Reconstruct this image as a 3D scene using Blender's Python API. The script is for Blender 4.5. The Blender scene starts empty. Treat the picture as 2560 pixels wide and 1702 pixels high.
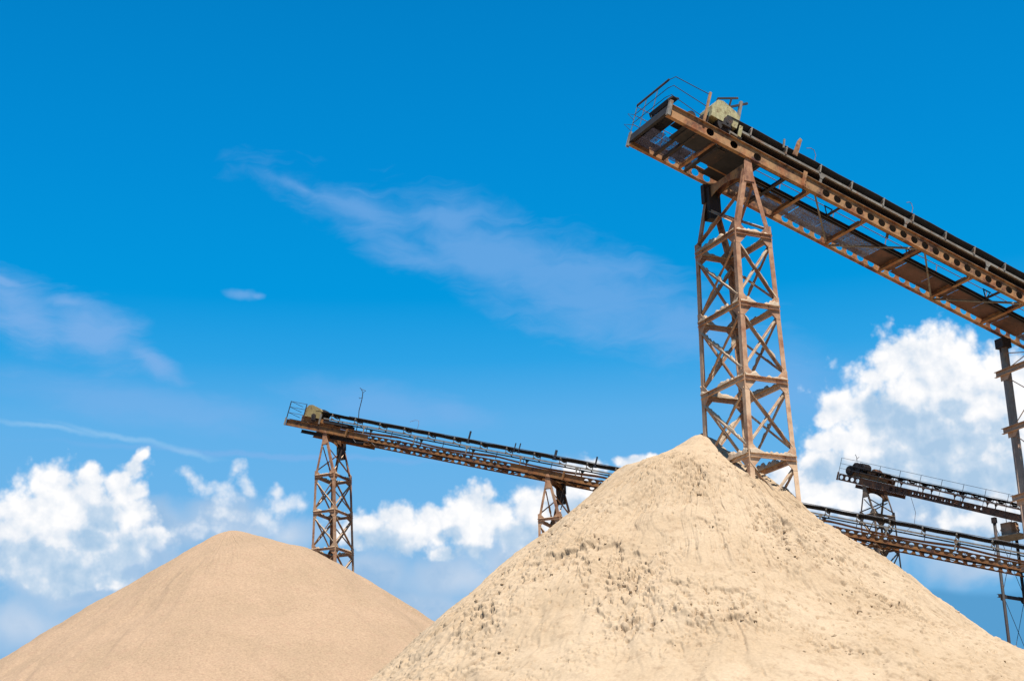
import bpy, math, random
import numpy as np
from mathutils import Vector, Matrix
random.seed(7)
R = math.radians
scene = bpy.context.scene
COL = scene.collection

# ------------------------------------------------------------------ camera
PITCH, ROLL, FPX = R(18.5), R(1.7), 4000.0          # focal length in pixels of a 2560 px wide frame
CAM = np.array([0, 0, 1.7])
fw = np.array([0, math.cos(PITCH), math.sin(PITCH)])
up0 = np.array([0, -math.sin(PITCH), math.cos(PITCH)])
rt0 = np.array([1.0, 0, 0])
rt = rt0 * math.cos(ROLL) - up0 * math.sin(ROLL)
up = rt0 * math.sin(ROLL) + up0 * math.cos(ROLL)
cd = bpy.data.cameras.new('camera')
cam = bpy.data.objects.new('camera', cd)
COL.objects.link(cam)
cd.sensor_width = 36
cd.lens = FPX / 2560 * 36
cd.clip_start = 0.1
cd.clip_end = 30000
M = Matrix(((rt[0], up[0], -fw[0], 0), (rt[1], up[1], -fw[1], 0), (rt[2], up[2], -fw[2], 0), (0, 0, 0, 1)))
cam.matrix_world = Matrix.Translation(Vector(CAM)) @ M
scene.camera = cam
scene.render.resolution_x = 1024
scene.render.resolution_y = 680
scene.view_settings.view_transform = 'Standard'
scene.view_settings.look = 'None'
scene.view_settings.gamma = 1
scene.view_settings.exposure = 0.8
EXPO = 2 ** 0.8

# ------------------------------------------------------------------ sun
SUN_EL, SUN_AZ = R(66), R(158)       # azimuth from +Y clockwise: behind the camera, a little to the right
sl = bpy.data.lights.new('sun', 'SUN')
sl.energy = 5.0
sl.angle = R(0.5)
sl.color = (1.0, 0.965, 0.91)
sun = bpy.data.objects.new('sun', sl)
COL.objects.link(sun)
sdir = Vector((math.sin(SUN_AZ) * math.cos(SUN_EL), math.cos(SUN_AZ) * math.cos(SUN_EL), math.sin(SUN_EL)))
sun.rotation_euler = sdir.to_track_quat('Z', 'Y').to_euler()
sun.location = (20, -30, 60)

# ------------------------------------------------------------------ world: sky and clouds, all laid out by azimuth and elevation
world = bpy.data.worlds.new('World')
scene.world = world
world.use_nodes = True
wt = world.node_tree
wt.nodes.clear()


def srgb(r, g, b, k=1.0):
    f = lambda c: ((c / 255) / 12.92 if c / 255 <= 0.04045 else ((c / 255 + 0.055) / 1.055) ** 2.4) * k
    return (f(r), f(g), f(b), 1)


def azel(px, py):
    v = fw + rt * (px - 1280) / FPX - up * (py - 851) / FPX
    v = v / np.linalg.norm(v)
    return math.atan2(v[0], v[1]), math.asin(v[2])


class NT:
    def __init__(s, nt): s.nt = nt

    def n(s, t, **k):
        o = s.nt.nodes.new(t)
        for a, b in k.items(): setattr(o, a, b)
        return o

    def put(s, sock, v):
        if isinstance(v, bpy.types.NodeSocket): s.nt.links.new(v, sock)
        elif v is not None: sock.default_value = v

    def m(s, op, a=None, b=None, c=None, clamp=False):
        o = s.n('ShaderNodeMath', operation=op, use_clamp=clamp)
        s.put(o.inputs[0], a); s.put(o.inputs[1], b)
        if c is not None: s.put(o.inputs[2], c)
        return o.outputs[0]

    def vm(s, op, a=None, b=None, c=None, out=0):
        o = s.n('ShaderNodeVectorMath', operation=op)
        s.put(o.inputs[0], a)
        if b is not None: s.put(o.inputs[1], b)
        if c is not None: s.put(o.inputs[2], c)
        return o.outputs[out]

    def noise(s, vec, scale, detail=4, rough=0.55, dim='3D', out=0, dist=0.0):
        o = s.n('ShaderNodeTexNoise', noise_dimensions=dim)
        s.put(o.inputs['Vector'], vec)
        o.inputs['Scale'].default_value = scale
        o.inputs['Detail'].default_value = detail
        o.inputs['Roughness'].default_value = rough
        o.inputs['Distortion'].default_value = dist
        return o.outputs[out]

    def smooth(s, x, a, b, lo=0.0, hi=1.0):
        o = s.n('ShaderNodeMapRange', interpolation_type='SMOOTHSTEP')
        s.put(o.inputs[0], x)
        o.inputs[1].default_value = a; o.inputs[2].default_value = b
        o.inputs[3].default_value = lo; o.inputs[4].default_value = hi
        return o.outputs[0]

    def mix(s, f, a, b):
        o = s.n('ShaderNodeMix', data_type='RGBA')
        s.put(o.inputs[0], f); s.put(o.inputs[6], a); s.put(o.inputs[7], b)
        return o.outputs[2]

    def ramp(s, f, pts, interp='LINEAR'):
        o = s.n('ShaderNodeValToRGB')
        o.color_ramp.interpolation = interp
        s.put(o.inputs[0], f)
        e = o.color_ramp.elements
        while len(e) < len(pts): e.new(0.5)
        for i, (p, c) in enumerate(pts):
            e[i].position = p; e[i].color = c
        return o.outputs[0]

    def mapping(s, vec, loc=(0, 0, 0), rot=(0, 0, 0), scale=(1, 1, 1), typ='POINT'):
        o = s.n('ShaderNodeMapping', vector_type=typ)
        s.put(o.inputs[0], vec)
        o.inputs[1].default_value = loc; o.inputs[2].default_value = rot; o.inputs[3].default_value = scale
        return o.outputs[0]


w = NT(wt)
tc = w.n('ShaderNodeTexCoord')
sep = w.n('ShaderNodeSeparateXYZ')
nrm = w.vm('NORMALIZE', tc.outputs['Generated'])
wt.links.new(nrm, sep.inputs[0])
azs = w.m('ARCTAN2', sep.outputs[0], sep.outputs[1])
els = w.m('ARCSINE', sep.outputs[2])
comb = w.n('ShaderNodeCombineXYZ')
wt.links.new(azs, comb.inputs[0]); wt.links.new(els, comb.inputs[1])
P = comb.outputs[0]

sky = w.n('ShaderNodeTexSky', sky_type='NISHITA')
sky.sun_disc = False
sky.sun_elevation = SUN_EL
sky.sun_rotation = SUN_AZ
sky.air_density = 1.0; sky.dust_density = 0.6; sky.ozone_density = 3.0
SKY_K = 1.0 / EXPO
elf = w.m('DIVIDE', els, R(45), clamp=True)
def skc(y, c):
    return (azel(1280, y)[1] / R(45), srgb(*c, k=SKY_K))
stops = [(0.0, srgb(150, 195, 228, k=SKY_K)), skc(1702, (112, 172, 220)), skc(1480, (112, 178, 226)), skc(1250, (116, 184, 234)), skc(1050, (100, 180, 236)),
         skc(900, (48, 166, 232)), skc(740, (0, 154, 225)), skc(400, (0, 142, 216)), skc(0, (0, 130, 202)), (1.0, srgb(0, 100, 175, k=SKY_K))]
base = w.ramp(elf, stops)
nish = w.vm('MULTIPLY', sky.outputs[0], (0.003, 0.055, 0.085))      # the deep polarised blue of the photograph
base = w.mix(0.12, base, nish)

warpn = w.noise(P, 22, 4, 0.6, '2D', out=1)
warp = w.vm('SUBTRACT', warpn, (0.5, 0.5, 0.5))
Pw = w.vm('MULTIPLY_ADD', warp, (0.010, 0.010, 0), P)
warp2 = w.vm('SUBTRACT', w.noise(P, 60, 1, 0.5, '2D', out=1), (0.5, 0.5, 0.5))
Pw = w.vm('MULTIPLY_ADD', warp2, (0.0075, 0.0075, 0), Pw)


_last = None


def blobset(lst, vec, sm=0.12):
    """smallest normalised distance to a list of tilted ellipses (x, y, rx, ry, tilt)"""
    global _last
    acc = None
    for i, b in enumerate(lst):
        x, y, rx, ry = b[:4]; t = b[4] if len(b) > 4 else 0
        if i % 10 == 0 and (acc or _last) is not None:      # a vanishing link keeps the node evaluation in order (and its stack small)
            vec = w.vm('MULTIPLY_ADD', acc or _last, (1e-7, 1e-7, 1e-7), vec)
        a0, e0 = azel(x, y)
        mp = w.mapping(vec, (a0, e0, 0), (0, 0, R(t) - R(1.2)), (rx / FPX / math.cos(e0), ry / FPX, 1), 'TEXTURE')
        L = w.vm('LENGTH', mp, out=1)
        acc = L if acc is None else w.m('SMOOTH_MIN', acc, L, sm)
    _last = acc
    return acc

HARD = [  # cumulus masses
    (2310, 1080, 240, 190), (2470, 1150, 200, 170), (2180, 1140, 120, 90), (120, 1350, 180, 115),
    (150, 1235, 105, 78), (225, 1195, 40, 38), (55, 1290, 85, 62), (110, 1310, 150, 90), (240, 1300, 110, 95), (300, 1208, 66, 32, 38), (345, 1156, 36, 17, 50), (322, 1185, 40, 24, 42), (30, 1345, 95, 70), (285, 1355, 80, 60),
    (215, 1400, 70, 55), (180, 1260, 90, 70), (60, 1380, 90, 60), (255, 1400, 60, 50), (335, 1290, 50, 40), (320, 1235, 60, 28, 30), (285, 1450, 50, 30), (80, 1440, 50, 40),
    
      (380, 1345, 40, 28), (150, 1440, 80, 50), (330, 1330, 60, 50), (960, 1335, 90, 40), (1080, 1300, 60, 40), (1180, 1330, 80, 50), (1290, 1330, 70, 50), (1350, 1310, 60, 50), (1010, 1350, 60, 30), (2300, 1010, 140, 100), (2200, 1080, 120, 90), (2400, 1010, 130, 100), (2100, 1170, 100, 60), (2350, 1170, 160, 90), (2480, 1170, 120, 90),
    (990, 1295, 58, 44), (920, 1318, 48, 34), (1050, 1330, 62, 34), (880, 1330, 40, 36),
    (1195, 1255, 60, 44), (1155, 1285, 68, 46), (1245, 1300, 58, 58), (1330, 1270, 60, 56), (1120, 1290, 36, 32), (1200, 1350, 40, 55), (1095, 1380, 42, 24), (1225, 1240, 18, 30),
    (1425, 1172, 52, 30), (1480, 1165, 36, 24), (1440, 1260, 70, 70), (1582, 1155, 36, 22), (1625, 1150, 26, 16),
    (2300, 905, 105, 88), (2380, 900, 75, 85), (2240, 905, 62, 76), (2240, 870, 38, 40), (2180, 960, 44, 50), (2160, 1010, 60, 60), (2090, 1015, 52, 48), (2065, 1040, 36, 36), (2500, 955, 90, 80), (2560, 940, 60, 70), (2440, 960, 80, 90), (2340, 1000, 150, 120),
    (2100, 1100, 66, 40), (2050, 1115, 40, 28), (2160, 1150, 100, 70), (2035, 1150, 52, 30), (2250, 1090, 130, 110), (2450, 1080, 150, 140), (2560, 1060, 100, 140), (2230, 1145, 50, 42), (2030, 1210, 70, 60), (2130, 1230, 110, 60), (1960, 1200, 40, 50),
    (2400, 1300, 60, 36), (2460, 1290, 70, 44),
]
SOFT = [(450, 1330, 150, 50, 12), (620, 1330, 130, 50), (400, 1430, 100, 90), (200, 1480, 160, 60, 20), (2330, 1180, 200, 160), (2500, 1230, 140, 120), (2150, 1330, 160, 60),   # thin mist round and below the cumulus: x, y, rx, ry, tilt
    (150, 1430, 300, 140), (380, 1330, 130, 90), (560, 1300, 140, 70), (360, 1440, 130, 110), (720, 1330, 110, 60), (60, 1560, 200, 110),
    (930, 1430, 120, 90), (1150, 1440, 240, 90), (1280, 1400, 150, 110), (1050, 1520, 200, 70), (2250, 1300, 320, 130), (2450, 1400, 220, 80), (2000, 1260, 140, 110), (2560, 1230, 150, 120), (1420, 1250, 110, 110),
]
MED = [  # small half-dissolved puffs
    (470, 1180, 44, 26, -18), (515, 1212, 60, 40, -30), (570, 1240, 60, 56), (592, 1178, 24, 44, -14), (615, 1220, 34, 44), (560, 1285, 66, 36), (500, 1320, 110, 30, 12),
    (690, 1235, 24, 40), (705, 1270, 66, 44), (750, 1262, 40, 36), (660, 1300, 50, 34), (400, 1350, 70, 50), (320, 1380, 80, 50), (850, 1300, 50, 40)]
SHADE = [  # bases and hollows that turn away from the sun
    (90, 1440, 190, 90), (330, 1400, 120, 70), (260, 1290, 60, 40), (225, 1345, 60, 36), (40, 1400, 120, 46), (610, 1290, 70, 40), (500, 1260, 40, 36), (720, 1310, 90, 40), (960, 1365, 110, 42), (1170, 1390, 110, 44), (1300, 1345, 60, 40), (1120, 1335, 40, 20),
    (2200, 1030, 40, 60), (2290, 1090, 110, 90), (2240, 1100, 50, 110), (2400, 1130, 130, 80), (2380, 1020, 50, 30), (2200, 1180, 80, 50), (2500, 1190, 140, 70), (2080, 1170, 80, 40), (2330, 1220, 160, 80), (2430, 1370, 150, 60), (1420, 1290, 60, 60),
]
billow = w.n('ShaderNodeTexVoronoi', voronoi_dimensions='2D', feature='SMOOTH_F1')
Pq = w.vm('MULTIPLY_ADD', warp, (0.006, 0.006, 0), P)
w.put(billow.inputs['Vector'], Pq)
billow.inputs['Scale'].default_value = 62
billow.inputs['Detail'].default_value = 3.0
billow.inputs['Roughness'].default_value = 0.55
billow.inputs['Smoothness'].default_value = 0.35
bil = billow.outputs['Distance']
fine = w.noise(P, 130, 5, 0.55, '2D')

hd = blobset(HARD, Pw, 0.2)
D = w.m('SUBTRACT', 1.45, hd)
D = w.m('MULTIPLY_ADD', w.m('SUBTRACT', 0.42, bil), 0.55, D)
D = w.m('MULTIPLY_ADD', w.m('SUBTRACT', fine, 0.5), 0.28, D)
a_hard = w.smooth(D, 0.0, 0.66)
sd = blobset(SHADE, Pw, 0.25)
shade = w.smooth(w.m('MULTIPLY_ADD', w.m('SUBTRACT', fine, 0.5), 0.5, sd), 1.25, 0.45)
# relief: noise seen against itself a little towards the sun
n1 = w.noise(Pq, 34, 4, 0.52, '2D')
n2 = w.noise(w.vm('ADD', Pq, (0.0040, 0.0055, 0)), 34, 4, 0.52, '2D')
rel = w.m('MULTIPLY', w.m('SUBTRACT', n1, n2), 1.5)
rel2 = w.m('MULTIPLY', w.m('SUBTRACT', 0.40, bil), 0.35)
lit = w.m('ADD', w.m('SUBTRACT', 0.98, w.m('MULTIPLY', shade, 0.62)), w.m('ADD', rel, rel2), clamp=True)
# the densest bright domes stay white
ccol = w.ramp(lit, [(0.0, srgb(172, 202, 230, k=SKY_K)), (0.35, srgb(198, 218, 238, k=SKY_K)), (0.65, srgb(234, 240, 248, k=SKY_K)), (1.0, srgb(255, 254, 254, k=SKY_K * 1.03))])

Pc0 = w.vm('MULTIPLY_ADD', warp, (0.010, 0.004, 0), P)
sf = blobset(SOFT, Pw, 0.3)
mist = w.noise(Pw, 16, 5, 0.6, '2D')
a_soft = w.m('MULTIPLY', w.smooth(w.m('MULTIPLY_ADD', w.m('SUBTRACT', mist, 0.5), 1.6, sf), 1.15, 0.2), 0.85)
scol = w.ramp(mist, [(0.32, srgb(158, 192, 226, k=SKY_K)), (0.68, srgb(208, 221, 238, k=SKY_K))])

BANK = [(2420, 1580, 190, 92, 0), (2330, 1560, 120, 80, 0), (2560, 1590, 160, 100, 0), (2200, 1600, 160, 80, 0)]
bk = blobset(BANK, Pc0, 0.25)
md = blobset(MED, Pw, 0.2)
Dm = w.m('MULTIPLY_ADD', w.m('SUBTRACT', fine, 0.5), 0.45, w.m('MULTIPLY_ADD', w.m('SUBTRACT', 0.42, bil), 0.7, w.m('SUBTRACT', 1.15, md)))
a_med = w.smooth(Dm, 0.0, 1.0, 0.0, 0.88)
a_bank = w.smooth(bk, 1.12, 0.86, 0, 0.9)
# high thin cloud
CIR = [(900, 530, 260, 62, -17), (1230, 640, 400, 120, -19), (1480, 740, 380, 130, -17), (1700, 800, 220, 110, -12), (1120, 560, 200, 60, -12), (760, 480, 130, 22, -20), (1000, 620, 200, 60, -18)]
CIR2 = [(60, 790, 150, 100, -25), (230, 830, 170, 90, -18), (370, 900, 110, 42, -28), (170, 760, 90, 30, 0), (20, 700, 60, 16, -10)]
CIR3 = [(960, 1010, 270, 60, -8), (1130, 1030, 150, 50, -10), (1950, 960, 200, 120, -20), (700, 1140, 620, 10, -1), (300, 1000, 420, 60, -6)]
TRAIL = [(120, 1066, 170, 9, -5), (310, 1094, 190, 9, -9), (470, 1130, 90, 8, -8)]
WISP = [(607, 733, 42, 16, -4), (640, 738, 20, 10, -10)]
cir_n = w.noise(w.mapping(Pw, rot=(0, 0, R(24)), scale=(12, 55, 1)), 1.0, 6, 0.62, '2D', dist=0.3)
cir_n2 = w.noise(Pw, 9, 4, 0.6, '2D')
Pc = w.vm('MULTIPLY_ADD', warp, (0.014, 0.010, 0), P)
def cir(lst, strength, inner=0.1, outer=1.15, na=0.9):
    L = blobset(lst, Pc, 0.3)
    L = w.m('MULTIPLY_ADD', w.m('SUBTRACT', cir_n, 0.5), na, L)
    L = w.m('MULTIPLY_ADD', w.m('SUBTRACT', cir_n2, 0.5), na * 0.6, L)
    return w.m('MULTIPLY', w.smooth(L, outer, inner), strength)
c1 = cir(CIR, 0.50, 0.05, 1.2, 1.5)
c2 = cir(CIR2, 0.72, 0.15, 1.2, 1.3)
c3 = cir(CIR3, 0.42)
c4 = cir(TRAIL, 0.62, 0.0, 1.3, 0.4)
c5 = cir(WISP, 0.5, 0.1, 1.2, 0.6)
csum = w.m('MAXIMUM', w.m('MAXIMUM', c1, c2), w.m('MAXIMUM', c3, c5))
col = w.mix(csum, base, srgb(134, 180, 234, k=SKY_K))
col = w.mix(c4, col, srgb(150, 200, 240, k=SKY_K))
col = w.mix(a_soft, col, scol)
col = w.mix(a_bank, col, srgb(86, 156, 206, k=SKY_K))
col = w.mix(a_med, col, srgb(236, 242, 250, k=SKY_K))
col = w.mix(a_hard, col, ccol)
bg = w.n('ShaderNodeBackground')
wt.links.new(col, bg.inputs[0])
bg.inputs[1].default_value = 1.0
wo = w.n('ShaderNodeOutputWorld')
wt.links.new(bg.outputs[0], wo.inputs[0])
world.cycles.sampling_method = 'MANUAL'
world.cycles.sample_map_resolution = 256


# ------------------------------------------------------------------ materials
def new_mat(name):
    m = bpy.data.materials.new(name)
    m.use_nodes = True
    nt = NT(m.node_tree)
    b = m.node_tree.nodes['Principled BSDF']
    return m, nt, b


def rusty(name, c1_, c2_, c3_, rough=0.75, metal=0.0, scale=2.2, dust=None, dust_amt=0.6, seed=0.0, bump=0.25, low=None):
    m, n, b = new_mat(name)
    t = n.n('ShaderNodeTexCoord')
    geo = n.n('ShaderNodeNewGeometry')
    v = n.vm('ADD', geo.outputs['Position'], (seed, seed * 1.7, seed * 0.6))
    a = n.noise(v, scale, 6, 0.62)
    c = n.noise(v, scale * 5.5, 5, 0.65)
    f1 = n.smooth(n.m('ADD', n.m('MULTIPLY', a, 0.7), n.m('MULTIPLY', c, 0.3)), 0.40, 0.60)
    k = n.mix(f1, c1_ + (1,), c2_ + (1,))
    f2 = n.smooth(n.noise(v, scale * 1.6, 6, 0.7), 0.54, 0.64)
    k = n.mix(f2, k, c3_ + (1,))
    # rain streaks
    st = n.noise(n.mapping(v, scale=(9, 9, 0.8)), 1.0, 4, 0.6)
    k = n.mix(n.smooth(st, 0.55, 0.72, 0, 0.5), k, tuple(x * 0.45 for x in c1_) + (1,))
    if dust:
        s = n.n('ShaderNodeSeparateXYZ'); m.node_tree.links.new(geo.outputs['Normal'], s.inputs[0])
        if low:      # sand dust clings thickest near the pile and thins out higher up
            sp = n.n('ShaderNodeSeparateXYZ'); m.node_tree.links.new(geo.outputs['Position'], sp.inputs[0])
            hgt = n.smooth(sp.outputs[2], low[0], low[1], 1.0, 0.05)
        fd = n.m('MULTIPLY', n.smooth(s.outputs[2], 0.25, 0.8), 0.9)
        fd = n.m('MAXIMUM', fd, n.m('MULTIPLY', n.smooth(n.noise(v, scale * 0.8, 5, 0.65), 0.36, 0.60), dust_amt if not low else n.m('MULTIPLY', hgt, dust_amt)))
        k = n.mix(fd, k, dust + (1,))
    m.node_tree.links.new(k, b.inputs['Base Color'])
    b.inputs['Roughness'].default_value = rough
    b.inputs['Metallic'].default_value = metal
    bp = n.n('ShaderNodeBump'); bp.inputs['Strength'].default_value = bump; bp.inputs['Distance'].default_value = 0.02
    m.node_tree.links.new(c, bp.inputs['Height']); m.node_tree.links.new(bp.outputs[0], b.inputs['Normal'])
    return m


def plain(name, col_, rough=0.6, metal=0.0, var=0.25, scale=6):
    m, n, b = new_mat(name)
    geo = n.n('ShaderNodeNewGeometry')
    a = n.noise(geo.outputs['Position'], scale, 5, 0.6)
    k = n.mix(n.smooth(a, 0.35, 0.65), tuple(x * (1 - var) for x in col_) + (1,), tuple(min(1, x * (1 + var)) for x in col_) + (1,))
    m.node_tree.links.new(k, b.inputs['Base Color'])
    b.inputs['Roughness'].default_value = rough
    b.inputs['Metallic'].default_value = metal
    return m


def sandmat(name, ca, cb, cc, grain=0.10, gscale=22, bumpd=0.02, bumps=0.5):
    m, n, b = new_mat(name)
    geo = n.n('ShaderNodeNewGeometry')
    v = geo.outputs['Position']
    big = n.noise(v, 0.35, 5, 0.6)
    mid = n.noise(v, 3.0, 5, 0.65)
    gr = n.noise(v, gscale, 3, 0.75)
    k = n.mix(n.smooth(big, 0.35, 0.65), ca + (1,), cb + (1,))
    k = n.mix(n.smooth(mid, 0.50, 0.72, 0, 0.65), k, cc + (1,))
    g = n.m('MULTIPLY_ADD', n.m('SUBTRACT', gr, 0.5), grain * 4, 1.0)
    k = n.vm('MULTIPLY', k, n.n('ShaderNodeCombineXYZ').outputs[0])
    cx = k.node.inputs[1].links[0].from_node
    for i in range(3): m.node_tree.links.new(g, cx.inputs[i])
    m.node_tree.links.new(k, b.inputs['Base Color'])
    b.inputs['Roughness'].default_value = 1.0
    b.inputs['Specular IOR Level'].default_value = 0.1
    bp = n.n('ShaderNodeBump'); bp.inputs['Strength'].default_value = bumps; bp.inputs['Distance'].default_value = bumpd
    m.node_tree.links.new(n.noise(v, gscale * 0.6, 6, 0.75), bp.inputs['Height']); m.node_tree.links.new(bp.outputs[0], b.inputs['Normal'])
    return m


def grating(name, col_, alpha, col2=None):
    """expanded-metal walkway sheet: thin strands with open gaps between them"""
    m, n, b = new_mat(name)
    geo = n.n('ShaderNodeNewGeometry')
    v = geo.outputs['Position']
    a = n.noise(v, 1.6, 5, 0.65)
    k = n.mix(n.smooth(a, 0.4, 0.6), col_ + (1,), (col2 or tuple(x * 0.5 for x in col_)) + (1,))
    m.node_tree.links.new(k, b.inputs['Base Color'])
    b.inputs['Roughness'].default_value = 0.7
    hole = n.noise(v, 55, 1, 0.5)
    al = n.smooth(hole, 0.5 - 0.16 + (alpha - 0.5) * -0.32, 0.5 + 0.02 + (alpha - 0.5) * -0.32)
    m.node_tree.links.new(al, b.inputs['Alpha'])
    return m


SAND_D = (0.46, 0.335, 0.215)
M_GIRD1 = rusty('rusted_girder_paint', (0.040, 0.010, 0.005), (0.25, 0.078, 0.020), (0.27, 0.085, 0.045), scale=2.2, dust=(0.42, 0.235, 0.09), dust_amt=0.6)
M_GIRD2 = rusty('rusted_girder_brown', (0.040, 0.011, 0.005), (0.22, 0.078, 0.016), (0.12, 0.025, 0.010), scale=2.4, dust=(0.30, 0.15, 0.04), dust_amt=0.5, seed=5)
M_GIRD3 = rusty('dark_rusted_girder', (0.045, 0.020, 0.011), (0.14, 0.062, 0.028), (0.22, 0.09, 0.032), scale=2, seed=9)
M_DARK = rusty('dark_shaded_steel', (0.010, 0.007, 0.006), (0.024, 0.013, 0.010), (0.055, 0.024, 0.011), scale=2.4, seed=2)  # dark machinery steel, deepened for the near-black shade on conveyor undersides
M_BELT = plain('black_rubber_belt', (0.012, 0.012, 0.013), 0.7, var=0.3)
M_BLACK = plain('shade_black_plate', (0.010, 0.008, 0.008), 0.8, var=0.5, scale=3)  # deep shade under the main head, put into the plate colour
M_STR = rusty('weathered_grey_stringer', (0.13, 0.11, 0.085), (0.21, 0.185, 0.15), (0.16, 0.085, 0.045), scale=2.5, seed=3)
M_TOW1 = rusty('sand_coated_tower_steel', (0.22, 0.080, 0.034), (0.40, 0.205, 0.105), (0.13, 0.042, 0.018), scale=1.1, dust=(0.64, 0.44, 0.27), dust_amt=0.97, seed=11, low=(12, 22.5))
M_TOW2 = rusty('rusted_tower_steel', (0.15, 0.052, 0.022), (0.36, 0.175, 0.085), (0.08, 0.022, 0.009), scale=1.3, dust=(0.54, 0.36, 0.215), dust_amt=0.9, seed=14, low=(14, 30))
M_TOW3 = rusty('dark_tower_steel', (0.05, 0.032, 0.025), (0.14, 0.09, 0.06), (0.18, 0.08, 0.035), scale=1.2, dust=(0.40, 0.31, 0.20), dust_amt=0.2, seed=17)
M_COLM = rusty('weathered_column_pipe', (0.34, 0.21, 0.14), (0.46, 0.31, 0.21), (0.50, 0.28, 0.15), scale=0.9, seed=21)
M_RAIL = rusty('rusty_handrail', (0.10, 0.045, 0.03), (0.20, 0.09, 0.06), (0.26, 0.12, 0.07), scale=5, seed=23)
M_RAILD = plain('black_handrail', (0.018, 0.018, 0.024), 0.6)
M_MOTOR = rusty('pale_yellow_guard', (0.27, 0.225, 0.10), (0.38, 0.34, 0.18), (0.13, 0.075, 0.03), scale=4.5, seed=29)
M_MOTOR2 = rusty('worn_yellow_guard', (0.22, 0.155, 0.055), (0.29, 0.225, 0.095), (0.10, 0.05, 0.02), scale=4, seed=31)
M_MESH = grating('open_mesh_deck', (0.07, 0.08, 0.16), 0.35, (0.04, 0.045, 0.09))  # blue of the sky seen through the gaps, put into the strands
M_MESHG = grating('grey_mesh_deck', (0.16, 0.17, 0.23), 0.55, (0.10, 0.09, 0.12))  # grey strands tinted with the sky blue that shows through
M_MESHR = grating('rusted_mesh_deck', (0.122, 0.054, 0.0324), 1.0, (0.0648, 0.0324, 0.0216))
M_SAND = sandmat('pale_sand', (0.345, 0.250, 0.157), (0.385, 0.287, 0.188), (0.262, 0.180, 0.110), grain=0.13, gscale=13)
M_GRAV = sandmat('pinkish_coarse_sand', (0.285, 0.196, 0.122), (0.312, 0.212, 0.134), (0.292, 0.186, 0.120), grain=0.24, gscale=10, bumpd=0.04, bumps=0.6)
M_CRUST = sandmat('caked_sand', (0.36, 0.27, 0.185), (0.42, 0.32, 0.225), (0.27, 0.19, 0.12), grain=0.12, gscale=18)
M_GROUND = sandmat('dusty_yard', (0.14, 0.105, 0.07), (0.17, 0.13, 0.09), (0.11, 0.08, 0.055), grain=0.1, gscale=6)


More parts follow.
